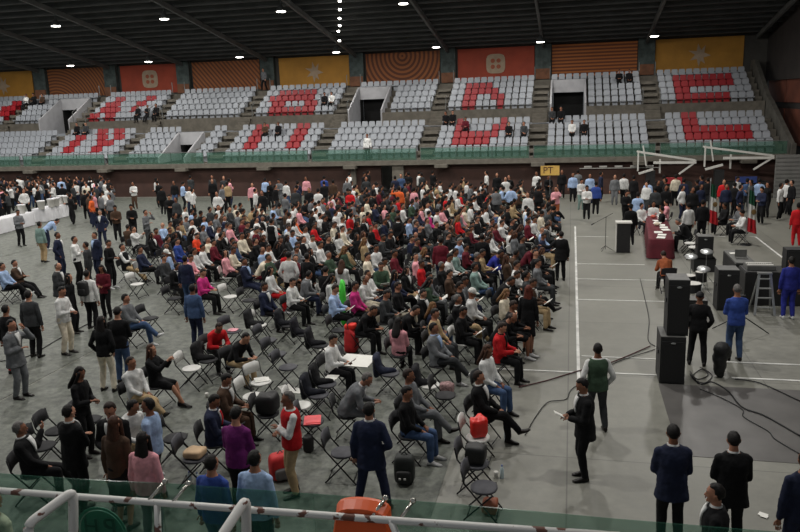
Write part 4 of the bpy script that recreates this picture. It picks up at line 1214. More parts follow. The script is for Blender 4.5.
for i, (x, y) in enumerate(((17, 205), (25, 203), (32, 202), (43, 199), (56, 197), (3, 209))):
    q = at(x, y, 1.0); e = empty('bucket', (-28.95 if i != 4 else -29.35, min(38.4, max(31.5, q.y)), .755)); obj('tub', bk, e); obj('lid', rim, e)
    tag(e, 'white covered bucket on the left tables, %s' % ['second from the left', 'third from the left', 'fourth from the left', 'second from the right', 'rightmost, on the shorter table', 'leftmost at the photo edge'][i], 'bucket', 'white buckets on the tables')
# stage table
cloth_table('conference_table', (3.25, 28.3), (3.75, 35.4), .85, .75, MAR, ('long speakers table on the right of the hall under a maroon cloth', 'maroon cloth covering the long speakers table'), 'table')
rs2 = random.Random(4)
pos_ = ['nearest end', 'second from the near end', 'third from the near end', 'fourth from the near end', 'fifth from the near end', 'middle', 'sixth from the far end', 'fifth from the far end', 'fourth from the far end', 'third from the far end', 'second from the far end', 'far end']
for i in range(12):
    y = 28.6+i*.55; x = 3.27+(y-28.3)*.07+rs2.uniform(-.1, .25)
    o = obj('document', (G().box((0, 0, .006), (.3, .36, .012)).box((.01, .01, .014), (.26, .3, .004)), PAPER)); o.location = (x, y, .757); o.rotation_euler = (0, 0, rs2.uniform(-.3, .3)); tag(o, 'white papers on the maroon table, %s' % pos_[i], 'papers', 'papers on the maroon table')
for i, (x, y) in enumerate(((3.35, 33.2), (3.5, 34.0), (3.3, 31.2))):
    o = obj('flower_arrangement', (G().ell((0, 0, .07), (.12, .12, .07), None, 12, 0, lambda d, q: q*(1+.25*noise.noise(d*6))), mat('flowers_%s' % ['coral', 'rose', 'cream'][i], [(190, 90, 75), (200, 110, 105), (205, 190, 170)][i], .8, 0, .4, 30), True)); o.location = (x+.1, y, .757)
    tag(o, '%s coloured low flower arrangement on the maroon table' % ['coral', 'rose', 'cream'][i], 'flowers')
# lectern with microphone
e = empty('lectern', (2.0, 29.6, 0)); obj('body', (G().box((0, 0, .58), (.5, .42, 1.12)), BLK), e); obj('front_panel', (G().box((-.27, 0, .58), (.03, .42, 1.1)), WPT), e); obj('desk_top', (G().box((0, 0, 1.17), (.6, .5, .05)), WPT), e)
tag(e, 'black lectern with white side panel standing left of the maroon table', 'lectern')
def mic(loc, lab, h=1.35, boom=True):
    e = empty('microphone_stand', loc); 
    obj('pole', (G().tube([(0, 0, .05), (0, 0, h)], .012), CF), e)
    for k in range(3): a = k*2.1; obj('leg', (G().tube([(0, 0, .2), (.3*math.cos(a), .3*math.sin(a), .01)], .01), CF), e)
    bo = obj('boom', (G().tube([(-.45, -.1, h-.25), (.25, .05, h+.12)], .009), CF), e); obj('microphone', (G().cap((-.45, -.1, h-.25), (-.54, -.12, h-.3), .02, .028), BLK), bo)
    tag(e, lab, 'microphone stand')
mic((1.35, 29.8, 0), 'black microphone stand with boom left of the lectern')
mic((4.4, 27.2, 0), 'black microphone stand among the drum stands', 1.2)
# loudspeakers
def speaker(loc, d, lab, yaw=0):
    e = empty('loudspeaker', loc, yaw); w, dp, h = d
    obj('cabinet', (G().box((0, 0, h/2), (w, dp, h)), BLK), e); obj('grille', (G().box((0, -dp/2-.012, h*.48), (w*.9, .03, h*.86)), GRILL), e)
    obj('top_panel', (G().box((0, 0, h+.006), (w*.98, dp*.98, .012)), GRY), e); obj('badge', (G().ell((0, -dp/2-.03, h*.88), (.05, .008, .022)), ALU), e)
    for sx in (-1, 1): obj('side_handle', (G().box((sx*(w/2+.008), 0, h*.6), (.02, .2, .08)), CF), e)
    tag(e, lab, 'loudspeaker')
speaker((2.12, 16.05, 0), (.5, .75, 1.02), 'large black loudspeaker cabinet on the floor beneath another cabinet')
speaker((2.2, 16.05, 1.04), (.42, .6, 1.18), 'tall black loudspeaker cabinet stacked on the floor cabinet near centre right')
speaker((4.28, 21.8, 0), (.55, .6, 1.15), 'black loudspeaker cabinet on the floor behind the person in black T-shirt')
speaker((4.45, 26.6, .45), (.5, .5, .75), 'small black loudspeaker standing on a dark case behind the drums')
o = obj('equipment_case', (G().box((0, 0, .22), (.7, .6, .44)).box((0, 0, .43), (.72, .62, .02)), BLK)); o.location = (4.45, 26.6, 0); tag(o, 'black equipment case under the small loudspeaker behind drums', 'case')
speaker((3.3, 20.5, 0), (.5, .5, .6), 'low black stage monitor behind the speaker stack')
# draped equipment tables
for (x, y, w, dp, h, lab) in ((5.6, 22.6, 1.5, .9, .95, 'black draped equipment table right of the stepladder top'), (5.1, 24.3, .55, 1.9, .95, 'narrow grey-topped equipment table behind the black loudspeaker')):
    e = empty('equipment_table', (x, y, 0)); obj('tabletop', (G().box((0, 0, h), (w, dp, .04)), GRY if w < 1 else BLK), e)
    g = G(); 
    for sx, sy, ww, dd in ((0, -dp/2, w, .03), (0, dp/2, w, .03), (-w/2, 0, .03, dp), (w/2, 0, .03, dp)): g.box((sx, sy, h/2), (ww, dd, h-.03))
    obj('black_skirt', (g, BLK), e); tag(e, lab, 'table')
e = empty('mixing_console', (5.3, 22.65, .975)); obj('console_body', (G().box((0, 0, .06), (.75, .55, .12)), GRY), e)
for k in range(2): obj('key_row', (G().box((0, -.12+.2*k, .13), (.68, .12, .02)), WPT), e)
g = G(); 
for k in range(14): g.box((-.32+.05*k, .02, .135), (.015, .03, .02))
obj('faders', (g, CF), e); tag(e, 'grey and white mixing console on the black draped table', 'mixing console')
o = obj('laptop', (G().box((0, 0, .012), (.34, .24, .022)).box((0, .14, .13), (.34, .02, .22)), GRY)); o.location = (5.1, 24.0, .975); tag(o, 'grey laptop on the narrow equipment table', 'laptop')
o = obj('papers', (G().box((0, 0, .006), (.3, .2, .012)).box((.03, .02, .014), (.26, .18, .004)), PAPER)); o.location = (5.05, 24.7, .975); tag(o, 'white papers on the narrow equipment table behind the laptop', 'papers')
o = obj('equipment_rack', (G().box((0, 0, .3), (.45, .45, .6)).box((0, -.24, .3), (.38, .03, .52)), BLK)); o.location = (6.15, 22.6, .975); tag(o, 'black equipment rack standing on the draped table at its right end', 'rack')
# stepladder
e = empty('stepladder', (5.15, 21.35, 0)); 
for sx in (-1, 1): obj('side_rail', (G().bar((sx*.25, -.25, .01), (sx*.14, .0, 1.1), .03, .06), ALU), e); obj('rear_leg', (G().bar((sx*.27, .35, .01), (sx*.14, .03, 1.1), .025, .04), ALU), e)
for k in range(4): obj('step', (G().box((0, -.2+.06*k, .22+.25*k), (.44-.055*k, .09, .025)), ALU), e)
obj('top_cap', (G().box((0, .02, 1.12), (.36, .14, .04)), ALU), e); tag(e, 'aluminium stepladder in front of the black draped table', 'stepladder')
# drum stands and tripods
def cymb(x, y, h, lab, r_=.2, z0=0, metal=True):
    e = empty('cymbal_stand', (x, y, 0)); obj('pole', (G().tube([(0, 0, .3), (0, 0, h)], .012), ALU), e)
    for k in range(3): obj('leg', (G().tube([(0, 0, .35), (.25*math.cos(k*2.1), .25*math.sin(k*2.1), .01)], .01), ALU), e)
    obj('cymbal', (G().loft([(V((0, 0, h)), V((r_, 0, 0)), V((0, r_, .06))), (V((0, 0, h+.01)), V((r_*.9, 0, 0)), V((0, r_*.9, .05))), (V((0, 0, h+.04)), V((.04, 0, 0)), V((0, .04, 0)))], 16), ALU, True), e); tag(e, lab, 'cymbal stand')
cymb(3.7, 24.3, .95, 'silver cymbal stand behind the left end of the drums'); cymb(4.2, 24.6, 1.05, 'silver cymbal stand nearest the small loudspeaker'); cymb(3.9, 23.2, .8, 'silver cymbal stand nearest the floor loudspeaker')
for i, (x, y, r_, h) in enumerate(((3.55, 23.6, .2, .5), (3.95, 23.9, .17, .55), (3.5, 22.6, .26, .5))):
    e = empty('drum', (x, y, 0)); obj('shell', (G().loft([(V((0, 0, z)), V((r_, 0, 0)), V((0, r_, 0))) for z in (.25, .27, h)], 18), BLK, False), e); obj('drum_head', (G().loft([(V((0, 0, h)), V((r_*.98, 0, 0)), V((0, r_*.98, 0))), (V((0, 0, h+.012)), V((r_*.98, 0, 0)), V((0, r_*.98, 0)))], 18), WPT), e)
    for k in range(3): obj('leg', (G().tube([(r_*math.cos(k*2.1), r_*math.sin(k*2.1), .3), (1.2*r_*math.cos(k*2.1), 1.2*r_*math.sin(k*2.1), .01)], .01), ALU), e)
    tag(e, 'black drum with white head, %s of three by the loudspeakers' % ['left', 'rear', 'nearest'][i], 'drum', 'drums')
def tripod(x, y, h, s_, lab):
    e = empty('tripod', (x, y, 0)); obj('pole', (G().tube([(0, 0, .3), (0, 0, h)], .016), CF), e)
    for k in range(3): obj('leg', (G().tube([(0, 0, .55), (s_*math.cos(k*2.094+.3), s_*math.sin(k*2.094+.3), .02)], .015), CF), e)
    obj('head', (G().box((0, 0, h), (.14, .1, .1)), CF), e); tag(e, lab, 'tripod')
tripod(4.15, 19.2, 1.0, .75, 'black tripod with spread legs beside the blue jacket')
# black box / bag man crouched by cables
o = obj('equipment_bag', (remesh(G().cap((.02, 0, .62), (.12, .05, .55), .17, .13, 14).cap((0, 0, .1), (.0, .0, .5), .11, .15, 12), 'cover', .03, [BLK], 1, .03, 6))); o.location = at(719, 377); tag(o, 'black cover draped over a stand beside the tangle of cables', 'covered stand')
# flags
def flag(x, y, h, lab, pole=True):
    e = empty('flag', (x, y, 0)); obj('pole', (G().tube([(0, 0, .02), (0, 0, h)], .018), ALU), e); obj('base', (G().loft([(V((0, 0, z)), V((r_, 0, 0)), V((0, r_, 0))) for z, r_ in ((0, .22), (.04, .2), (.06, .05))], 14), CF), e)
    cols = [mat('flag_green', (18, 74, 48), .8, 0, .1, 5), mat('flag_white', (205, 205, 200), .8, 0, .05, 5), mat('flag_red', (175, 25, 35), .8, 0, .1, 5)]
    n = 14; zt, zb = h-.1, h-1.75
    g = G(); vs = []
    for t in (0, .015):
        for i in range(n+1):
            u = i/n
            for j in range(7):
                z = zt+(zb-zt)*j/6; xx = .02+.36*u*(.5+.5*(j/6)); vs.append((xx, .06*math.sin(u*13+j*.3)+t, z-.12*u))
    m_ = (n+1)*7; fs = []; mi = []
    for i in range(n):
        for j in range(6):
            a = i*7+j; fs.append((a, a+1, a+8, a+7)); fs.append((m_+a, m_+a+7, m_+a+8, m_+a+1))
            mi += [0 if j < 2 else 1 if j < 4 else 2]*2
    g.v = vs; g.f = fs; g.m = mi; obj('cloth', (g, cols, True), e)
    obj('emblem', (G().ell((.2, -.08, (zt+zb)/2-.05), (.09, .02, .11)), mat('emblem_brown', (110, 85, 45), .8)), e)
    obj('finial', (G().cap((0, 0, h), (0, 0, h+.12), .03, .008), ALU), e); tag(e, lab, 'flag')
flag(5.65, 33.0, 2.35, 'green, white and red flag on a pole beside the back-turned black suit'); flag(6.75, 31.2, 2.3, 'green, white and red flag standing right of the cream folder reader')
# folded basketball hoops
def hoop(x0, x1, y, z0, z1, lab):
    e = empty('basketball_hoop', (x0, y, 0)); W = x1-x0
    g = G().bar((0, 0, z0+.55), (W, 0, z0), .09).bar((0, .5, z0+.55), (W, .5, z0), .09)
    obj('upper_arm', (g, WPT), e)
    obj('lower_arm', (G().bar((W*.28, 0, z0-.08), (W, 0, z0-.1), .13), WPT), e)
    obj('strut', (G().bar((.05, 0, z0-.55), (.05, 0, z0+.62), .08), WPT), e); obj('strut', (G().bar((.5, .0, z0-.25), (.3, 0, z0+.9), .07), WPT), e); obj('strut', (G().bar((W*.4, .25, z0-.7), (W*.4, .25, z0+.1), .09), WPT), e)
    obj('brace', (G().bar((.1, 0, z0-.7), (W*.28, 0, z0-.45), .12), WPT), e); obj('brace', (G().bar((W*.72, .0, z0-.75), (W, 0, z0-.05), .09), WPT), e)
    obj('base', (G().box((W*.6, .4, .45), (W*.7, .9, .9)).box((W*.24, .2, 1.05), (.5, .4, 1.1)), BLK), e)
    obj('pad', (G().box((W*.62, -.12, 1.05), (W*.3, .12, .35)), mat('pad_'+('red' if x0 < 5 else 'blue'), (150, 40, 45) if x0 < 5 else (40, 60, 120), .6)), e)
    tag(e, lab, 'basketball hoop')
hoop(3.7, 6.9, 45.2, 2.15, 0, 'white folded basketball hoop frame against the back wall, left one'); hoop(7.3, 10.95, 45.2, 2.35, 0, 'white folded basketball hoop frame against the back wall, right one')
g = G()
for k in range(5): g.box((1.0+.9*k, 47.3, 2.0-.3), (.45, .06, .1))
o = obj('striped_barrier', (g.bar((.5, 47.3, 1.6), (5.2, 47.3, 1.6), .04), WPT)); tag(o, 'white dashed bar fixed along the far wall left of the hoops', 'bar')
# PT sign
def text(s_, size, name, m, parent, loc, rot, ext=.004):
    c = bpy.data.curves.new('t', 'FONT'); c.body = s_; c.size = size; c.extrude = ext; c.align_x = 'CENTER'; c.align_y = 'CENTER'
    o = bpy.data.objects.new('t', c); C.objects.link(o); dg = bpy.context.evaluated_depsgraph_get(); me = bpy.data.meshes.new_from_object(o.evaluated_get(dg)); bpy.data.objects.remove(o)
    me.materials.clear(); me.materials.append(m); q = obj(name, me, parent); q.location = loc; q.rotation_euler = rot; return q
q = atY(550, 170.5, 41.5); e = empty('placard', q); obj('board', (G().box((0, 0, 0), (1.0, .03, .52)), mat('placard_yellow', (215, 175, 90), .6, 0, .15, 3)), e)
text('PT', .5, 'lettering', mat('placard_ink', (70, 25, 25), .6), e, (-.1, -.02, 0), (R(90), 0, 0)); obj('handle', (G().tube([(0, .03, -.2), (0, .03, -1.3)], .015), ALU), e)
tag(e, 'yellow placard with dark letters PT raised above the back of the audience', 'sign')
# near rail and glass ------------------------------------------------------
def railmat():
    m, N, L, B = nodes('peeling_white_paint'); tc = N.new('ShaderNodeTexCoord'); nz = N.new('ShaderNodeTexNoise'); nz.inputs['Scale'].default_value = 7; nz.inputs['Detail'].default_value = 6
    L.new(tc.outputs['Object'], nz.inputs['Vector']); r = N.new('ShaderNodeValToRGB'); r.color_ramp.elements[0].position = .565; r.color_ramp.elements[1].position = .58
    r.color_ramp.elements[0].color = lin((222, 220, 216))+(1,); r.color_ramp.elements[1].color = lin((110, 72, 60))+(1,); L.new(nz.outputs['Fac'], r.inputs['Fac']); L.new(r.outputs['Color'], B.inputs['Base Color']); B.inputs['Roughness'].default_value = .45; return m
RL = railmat(); YR = 4.72
def P3(x, y, Y): return atY(x, y, Y)
def rtube(name, pts, r_, parent): return obj(name, (G().tube(pts, r_, 14), RL, True), parent)
def curve_pts(ps, n=5):       # rounded corners
    out = [ps[0]]
    for i in range(1, len(ps)-1):
        a, b, c = ps[i-1], ps[i], ps[i+1]; da = (a-b).normalized()*min(.06, (a-b).length*.4); dc = (c-b).normalized()*min(.06, (c-b).length*.4)
        for k in range(n+1):
            t = k/n; out.append((b+da)*(1-t)**2+b*2*t*(1-t)+(b+dc)*t*t)
    out.append(ps[-1]); return out
e = empty('guard_rail', (0, 0, 0)); 
rtube('top_rail', [P3(-60, 486, YR), P3(200, 506, YR), P3(400, 521, YR), P3(620, 536, YR)], .027, e)
for px in (157, 390): rtube('post', [P3(px, 505+(px-200)*.072, YR+.0), P3(px+(3 if px < 300 else 25), 580, YR-.05)], .026, e)
CL = mat('steel_clamp', (190, 188, 180), .25, .9)
for px, py_ in ((152, 495), (176, 497), (375, 513), (403, 516)): a = P3(px, py_+2, YR); obj('glass_clamp', (G().tube([a-V((.03, .0, .03)), a+V((.05, .12, .07))], .014, 8).ell(a+V((.05, .12, .07)), (.025, .02, .025)), CL, True), e)
tag(e, 'white peeling tubular guard rail across the bottom of the view', 'guard rail')
for i, (x0, y0, x1, y1, x2) in enumerate(((28, 524, 73, 491, 75), (219, 540, 246, 499, 248))):
    e = empty('stair_handrail', (0, 0, 0)); Yn = YR-.22
    rtube('tube', curve_pts([P3(x0+1, 640, Yn-.35), P3(x0, y0, Yn-.3), P3(x1, y1, Yn+.02), P3(x2, 640, Yn-.05)]), .036, e)
    tag(e, 'thick white bent stair handrail, %s' % ('left one by the round emblem' if i == 0 else 'right one below the pale blue shirt'), 'handrail', 'bent stair handrails')
GN_ = glassmat('near_green_glass', (66, 120, 100), .22)
edges = [(-60, 470), (80, 479.5), (160, 483.5), (313, 494.5), (460, 505), (610, 519), (800, 534.5), (900, 543)]
nmg = ['leftmost', 'with the round emblem', 'in front of the pale blue shirt', 'in front of the orange seat', 'below the nearest folding chair', 'in front of the lone concrete floor', 'rightmost']
gb = empty('glass_balustrade', (0, 0, 0)); tag(gb, 'green tinted glass balustrade behind the white guard rail at the bottom', 'balustrade')
for i in range(len(edges)-1):
    a = at(*edges[i], 3.1); b = at(*edges[i+1], 3.1); g = G(); t = V((0, .012, 0)); dn = V((0, 0, -1.05))
    g.prism([a, b, b+dn, a+dn], (0, 1, 0), .012)
    o = obj('glass_panel', (g, GN_), gb)
EM = mat('glass_print', (84, 146, 126), .4, 0, .08, 3); EMD = mat('glass_print_dark', (24, 70, 56), .4)
c = atY(104, 531, 4.9); e = empty('glass_emblem', c-V((0, .03, 0))); r0 = .235
def ringmesh(ra, rb, y=0, n=40):
    g = G(); vs = []
    for y_ in (y, y+.006):
        for r_ in (ra, rb):
            for k in range(n): vs.append((r_*math.cos(2*math.pi*k/n), y_, r_*math.sin(2*math.pi*k/n)))
    fs = []
    for k in range(n):
        k2 = (k+1) % n; fs += [(k, k2, n+k2, n+k), (2*n+k, 3*n+k, 3*n+k2, 2*n+k2), (k, 2*n+k, 2*n+k2, k2), (n+k, n+k2, 3*n+k2, 3*n+k)]
    return g.add(vs, fs)
obj('disc', (ringmesh(.001, r0*.86, .004), EM), e); obj('ring', (ringmesh(r0*.9, r0, 0), EM), e)
tx = text('P', .24, 'letter', EMD, e, (.09, -.004, .05), (R(90), 0, 0)); tx.scale = (-1, 1, 1)
tx = text('H', .2, 'letter', EMD, e, (-.09, -.004, .05), (R(90), 0, 0))
tag(e, 'round green emblem printed on the glass panel beside the left handrail', 'emblem')
# orange seat near the rail
OR = mat('orange_plastic', (222, 92, 38), .4, 0, .05, 4)
c = P3(363, 516, 4.8); e = empty('orange_seat', (c.x, c.y, c.z)); g = G(); n = 12; vs = []
pr = []
for k in range(n+1):
    t = k/n; a = math.pi*t; pr.append((-.21*math.cos(a), .12*max(0, math.sin(a))**.45))
def shell(inf, y, zoff, sl):
    return [V((x*inf, y+z*sl, z*inf+zoff)) for x, z in pr]+[V((.23*inf, y-.16*sl, -.16)), V((-.23*inf, y-.16*sl, -.16))]
A = shell(1, 0, 0, .25); B_ = shell(.9, -.07, -.02, .1); D_ = shell(1.0, .03, 0, .25); m_ = len(A)
vs = D_+A+B_; fs = [tuple(range(m_))[::-1], tuple(range(2*m_, 3*m_))]
for r_ in range(2):
    for k in range(m_): k2 = (k+1) % m_; fs.append((r_*m_+k, r_*m_+k2, (r_+1)*m_+k2, (r_+1)*m_+k))
g.add(vs, [f[::-1] for f in fs]); obj('backrest', (g, OR, False), e)
obj('seat_pan', (G().box((0, .0, -.26), (.42, .34, .04)), OR), e); obj('hollow_shade', (G().ell((.0, -.03, -.17), (.14, .08, .06)), BLK, True), e)  # black ellipsoid stands in for the shade inside the seat
tag(e, 'orange moulded plastic seat just behind the white guard rail', 'seat')
def held(frag, nm_, size, m_, lab_, cat_, both=True, dz=.02):
    d = next((d for d in keep if frag in (d['lab'] or '')), None)
    if not d: return
    po = KIT[(d['p'], 'pose')]; a = po.arm[0][2]; c_ = (a+po.arm[1][2])/2+V((.15, 0, dz)) if both else a+V((.08, 0, .12)); rm = Matrix.Rotation(R(d['yaw']), 3, 'Z')
    o = obj(nm_, (G().box((0, 0, 0), size).box((0, 0, size[2]*.6), (size[0]*.85, size[1]*.85, size[2]*.4)), m_)); o.location = d['P']+rm @ c_; o.rotation_euler = (0, R(-30) if both else R(-75), R(d['yaw'])); tag(o, lab_, cat_)
held('standing alone on the concrete', 'paper_sheet', (.16, .12, .008), PAPER, 'folded white paper held by the lone black suit on the concrete', 'paper')
held('black dress holding up', 'phone', (.15, .08, .012), WPT, 'white phone held up by the seated person in a black dress', 'phone')
held('red tie seated, using', 'phone', (.14, .08, .012), CF, 'dark phone in the hands of the seated person with red tie', 'phone')
held('bent over a phone', 'phone', (.14, .08, .012), mat('phone_red', (150, 40, 50), .5), 'red-cased phone held beside the large white board', 'phone')
# bags, bottles, cups, boards -------------------------------------------------
def rbox(d, bev=.25, n=12):   # soft box
    g = G(); x, y, z = d[0]/2, d[1]/2, d[2]/2; s_ = lambda t: (abs(t)**.45)*(1 if t > 0 else -1)
    g.ell((0, 0, z), (x, y, z), None, 20, 0, lambda q, p: V((s_(q.x)*x, s_(q.y)*y, s_(q.z)*z))*.97); return g
def backpack(loc, yaw, d, m, m2, lab, rx=0):
    e = empty('backpack', loc, yaw); e.rotation_euler[1] = rx
    obj('main_bag', (rbox(d), m, True), e); g = rbox((d[0]*.5, d[1]*.75, d[2]*.45)); g.v = [(x+d[0]*.45, y, z+d[2]*.1) for x, y, z in g.v]; obj('front_pocket', (g, m2, True), e)
    for sy in (1, -1): obj('shoulder_strap', (G().tube([(-d[0]*.4, sy*d[1]*.25, d[2]*.9), (-d[0]*.75, sy*d[1]*.27, d[2]*.6), (-d[0]*.48, sy*d[1]*.3, d[2]*.12)], .015), m2), e)
    obj('top_handle', (G().tube([(-.02, -.05, d[2]*.97), (-.02, 0, d[2]*1.08), (-.02, .05, d[2]*.97)], .01), m2), e); tag(e, lab, 'backpack'); return e
RDM = mat('red_fabric', (185, 35, 38), .7, 0, .15, 8); GRM = mat('grey_fabric', (95, 92, 92), .8, 0, .15, 8); PUR = mat('striped_fabric', (150, 120, 120), .8, 0, .5, 25); TANF = mat('tan_fabric', (200, 170, 135), .8, 0, .1, 6); REDS = mat('shiny_red', (220, 40, 32), .4, 0, .1, 8, .3)
q = at(405, 483); e_ = backpack(q, -1.5, (.24, .34, .5), mat('dark_green_black', (32, 36, 34), .7, 0, .2, 8), BLK, 'black backpack with two pale reflectors standing beside the navy suit')
for s_ in (-.05, .03): obj('reflector', (G().box((.2, s_, .17), (.02, .035, .025)), WPT), e_)
q = at(282, 478); backpack(q, -.9, (.3, .4, .45), RDM, GRM, 'red and grey backpack on the floor behind the red vest')
pk = next(d for d in people if d['lab'] and 'black backpack, back turned' in d['lab']); backpack(pk['P']+V((math.cos(R(95))*-.24, -.25, 1.02)), R(-85), (.2, .3, .44), BLK, BLK, 'black backpack worn on the back of the white T-shirt')
def soft(name, loc, d, m, lab, cat, yaw=0, bump_=.06):
    g = rbox(d); g.v = [tuple(V(v)*(1+noise.noise(V(v)*9)*bump_*2)) for v in g.v]
    o = obj(name, (g, m, True)); o.location = loc; o.rotation_euler = (0, 0, yaw); tag(o, lab, cat); return o
def byl(t): return next(e_ for e_ in empties if t in e_['lab'])['P']
soft('handbag', byl('black bag on it')+V((0, 0, .475)), (.34, .3, .3), BLK, 'black bag sitting on a grey front-row chair', 'bag')
soft('shopping_bag', byl('under a red bag')+V((.02, 0, .475)), (.3, .24, .36), REDS, 'shiny red plastic bag on the white front-row chair', 'bag', .4, .12)
soft('shopping_bag', at(490, 513), (.24, .2, .24), mat('brown_bag', (150, 85, 60), .6, 0, .2, 9), 'brown and white bag on the floor beneath the nearest chair', 'bag')
soft('tan_bag', byl('tan bag')+V((0, 0, .475)), (.34, .3, .14), TANF, 'tan folded garment lying on the black chair near the light blue shirt', 'bag')
soft('black_bag', byl('bags beside the brown suit')+V((0, 0, .475)), (.4, .36, .4), BLK, 'bulky black bag on a chair behind the purple jacket', 'bag')
soft('striped_bag', at(447, 396), (.3, .24, .3), PUR, 'white and dark striped bag on the floor near the grey suit', 'bag')
soft('shoulder_bag', at(309, 452), (.18, .16, .32), BLK, 'small black bag standing on the floor right of the red vest', 'bag')
soft('hooded_top', at(352, 352), (.34, .36, .62), RDM, 'bright red hooded garment piled beside the white board', 'clothing', 0, .1)
soft('red_hat', at(352, 352)+V((0, 0, .6)), (.28, .28, .14), mat('red_hat', (225, 45, 30), .7, 0, .05, 9), 'bright red hat on top of the red hooded garment', 'hat')
GRN = mat('bright_green', (70, 205, 60), .6, 0, .1, 5)
soft('green_bundle', at(343, 301, .7)-V((0, 0, .7)), (.16, .2, 1.32), GRN, 'bright green tall bundle sticking up among the seated audience', 'bundle')
soft('pink_papers', byl('pink papers')+V((0, 0, .475)), (.26, .24, .03), mat('pink_paper', (215, 150, 160), .7, 0, .3, 20), 'pink leaflets lying on the dark chair near the red jacket', 'leaflet')
o = obj('folder', (G().box((0, 0, .01), (.3, .38, .02)).box((.02, .02, .024), (.26, .32, .008)), mat('red_folder', (225, 75, 80), .5))); o.location = byl('red folder')+V((0, 0, .475)); o.rotation_euler = (0, 0, .3); tag(o, 'red folder lying on the chair behind the red vest', 'folder')
# white board across two chairs
pb = byl('under the white board'); a = [at(*q_, .6) for q_ in ((352, 351), (373, 354), (366, 367), (342, 363))]
q = at(356, 359, .56); g = G().prism([V((-.42, -.27, 0)), V((.34, -.33, 0)), V((.42, .25, 0)), V((-.3, .3, 0))], (0, 0, 1), .02)
o = obj('white_board', (g, PAPER)); o.location = (q.x, q.y, .52); o.rotation_euler = (R(6), 0, 0); tag(o, 'large white rectangular board resting across folding chairs mid audience', 'board')
def coat(x, P_, col, lab, yaw=0):
    po = Pose(1, .0, 0); g = G(); n = 12; vs = []
    g.loft([(V((-.29, 0, .87)), V((.04, 0, 0)), V((0, .13, 0))), (V((-.29, 0, .83)), V((.065, 0, 0)), V((0, .22, 0))), (V((-.27, 0, .66)), V((.08, 0, 0)), V((0, .235, 0))), (V((-.25, .02, .5)), V((.1, 0, 0)), V((0, .2, 0))), (V((-.3, .04, .36)), V((.05, 0, 0)), V((0, .13, 0)))][::-1], 18); g.cap((-.2, -.05, .52), (.08, .08, .49), .09, .05, 10)
    me = remesh(g, 'coat', .025, [CLOTH], 1, .02, 5); o = obj('coat', me, None, lin(col)); o.location = P_; o.rotation_euler = (0, 0, yaw); tag(o, lab, 'coat')
coat(0, byl('draped with black coat'), (26, 26, 28), 'black coat hung over the dark chair right of the open cluster'); coat(0, byl('dark jacket near'), (30, 32, 40), 'dark jacket hung over the chair near the red vest')
coat(0, byl('under the pink coat'), (40, 44, 62), 'dark blue jacket hung over the chair under the pink coat'); coat(0, byl('dark coat and red'), (28, 28, 30), 'dark coat hung on the chair left of the red jacket'); coat(0, byl('jacket left of the white shirt'), (30, 30, 34), 'black jacket hung on the chair left of the phone user'); coat(0, byl('strap bag'), (32, 32, 36), 'dark strap bag hung over the white chair behind front rows')
coat(0, byl('dark bag slung'), (36, 36, 38), 'dark bag slung over the white chair in the open cluster')
coat(0, byl('top of the open cluster'), (30, 31, 36), 'dark jacket hung at the top of the open chair cluster'); coat(0, byl('right of the open cluster')+V((0, 0, 0)), (34, 34, 40), 'dark jacket on the chair at the right of the open cluster')
WAT = mat('clear_bottle', (200, 215, 220), .15, 0, .03, 5); CAPB = mat('bottle_cap', (90, 110, 170), .5)
for i, (x, y) in enumerate(((190, 484), (198, 485), (502, 478), (506, 441), (378, 470))):
    q = at(x, y); e = empty('water_bottle', q); obj('bottle_body', (G().loft([(V((0, 0, z)), V((r_, 0, 0)), V((0, r_, 0))) for z, r_ in ((0, .03), (.01, .034), (.08, .032), (.15, .034), (.19, .02), (.21, .013))], 12), WAT, True), e); obj('cap', (G().tube([(0, 0, .205), (0, 0, .228)], .015, 10), CAPB), e)
    tag(e, 'clear water bottle on the floor, %s' % ['left of the two beside the bright blue shirt', 'right of the two beside the bright blue shirt', 'beside the nearest front-row chairs', 'beside the red bag chair', 'between navy suit and black sweater'][i], 'bottle', 'water bottles')
for i, (x, y) in enumerate(((496, 478), (318, 305), (207, 398), (309, 378))):
    q = at(x, y); o = obj('paper_cup', (G().loft([(V((0, 0, z)), V((r_, 0, 0)), V((0, r_, 0))) for z, r_ in ((0, .028), (.11, .04), (.115, .036))], 12), WPT, True)); o.location = q
    tag(o, 'white paper cup on the floor, %s' % ['beside the nearest water bottle', 'behind the open chair cluster', 'near the brown suit reader', 'under the dark coated chairs'][i], 'cup', 'paper cups')
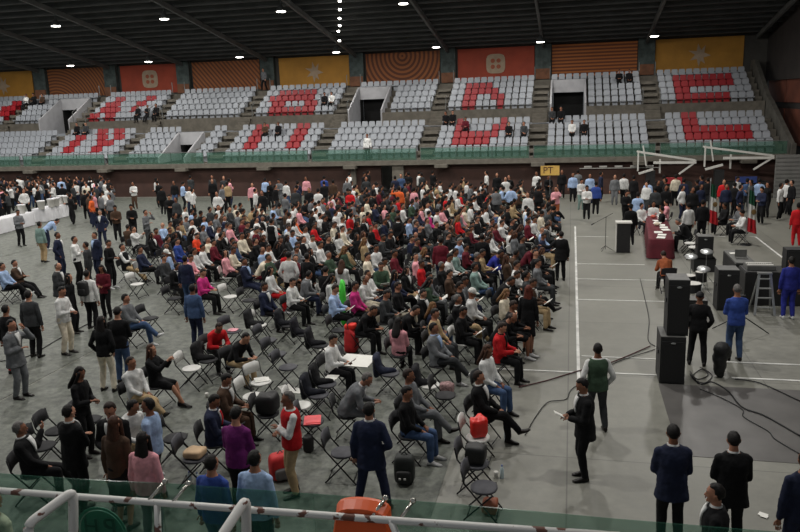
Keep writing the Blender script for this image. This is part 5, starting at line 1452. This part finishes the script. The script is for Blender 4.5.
# loose papers on the floor / chairs
for i, (x, y, z, t) in enumerate(((331, 378, .475, 'on the dark coated chair'), (285, 388, 0, 'on the floor below open chairs'), (296, 391, 0, 'on the floor beside the white-backed chair'), (262, 380, .475, 'on the white chair before the brown suit'), (327, 350, 0, 'on the floor in the open chair cluster'), (420, 298, .6, 'in the middle of the right audience'), (763, 515, 0, 'small scrap alone on the concrete at bottom right'))):
    q = at(x, y, z); sc_ = .4 if 'scrap' in t else 1
    o = obj('paper_sheet', (G().box((0, 0, .004), (.24*sc_, .3*sc_, .008)).box((.04, .03, .01), (.2*sc_, .24*sc_, .004)), PAPER)); o.location = q+V((0, 0, .004)); o.rotation_euler = (0, 0, i*.7); tag(o, 'white paper '+t, 'paper')
# cables on the floor
CAB = mat('black_cable', (26, 26, 28), .6); CABR = mat('maroon_cable', (70, 30, 32), .6)
def cable(pts, r_, m, lab):
    ps = [at(x, y)+V((0, 0, r_+.01)) for x, y in pts]; out = []
    for i in range(len(ps)-1):
        a = ps[max(i-1, 0)]; b, c_ = ps[i], ps[i+1]; d = ps[min(i+2, len(ps)-1)]
        for k in range(6):
            t = k/6; out.append(.5*((2*b)+(c_-a)*t+(2*a-5*b+4*c_-d)*t*t+(3*b-a-3*c_+d)*t**3))
    out.append(ps[-1]); o = obj('cable', (G().tube(out, r_, 6), m, True)); tag(o, lab, 'cable')
cable([(519, 388), (545, 382), (578, 372), (612, 363), (650, 347)], .014, CABR, 'thick maroon cable crossing the concrete from audience to loudspeakers')
cable([(525, 436), (536, 417), (548, 403), (566, 400), (574, 388), (612, 365), (655, 350)], .009, CAB, 'thin black cable curving past the lone standing person')
cable([(640, 279), (645, 300), (649, 320), (648, 340), (655, 347)], .01, CAB, 'thin black cable running down beside the tall loudspeaker stack')
cable([(690, 375), (700, 385), (712, 383), (728, 392), (742, 408), (765, 417), (800, 437)], .014, CAB, 'thick black cable running from the cable tangle to the right edge')
cable([(700, 390), (720, 398), (742, 410), (744, 418), (768, 432), (775, 440), (800, 455)], .009, CAB, 'kinked black cable below the thick one at right')
cable([(735, 380), (760, 384), (800, 402)], .012, CAB, 'thin black cable near the painted lines at far right')
cable([(690, 372), (697, 380), (708, 376), (702, 370), (692, 378), (704, 384), (712, 376), (700, 368)], .011, CAB, 'tangle of black cables at the feet of the black T-shirt')
cable([(0, 362), (28, 357), (60, 339), (100, 318), (130, 300)], .012, CAB, 'thin dark cable crossing the floor behind the standing group at left')
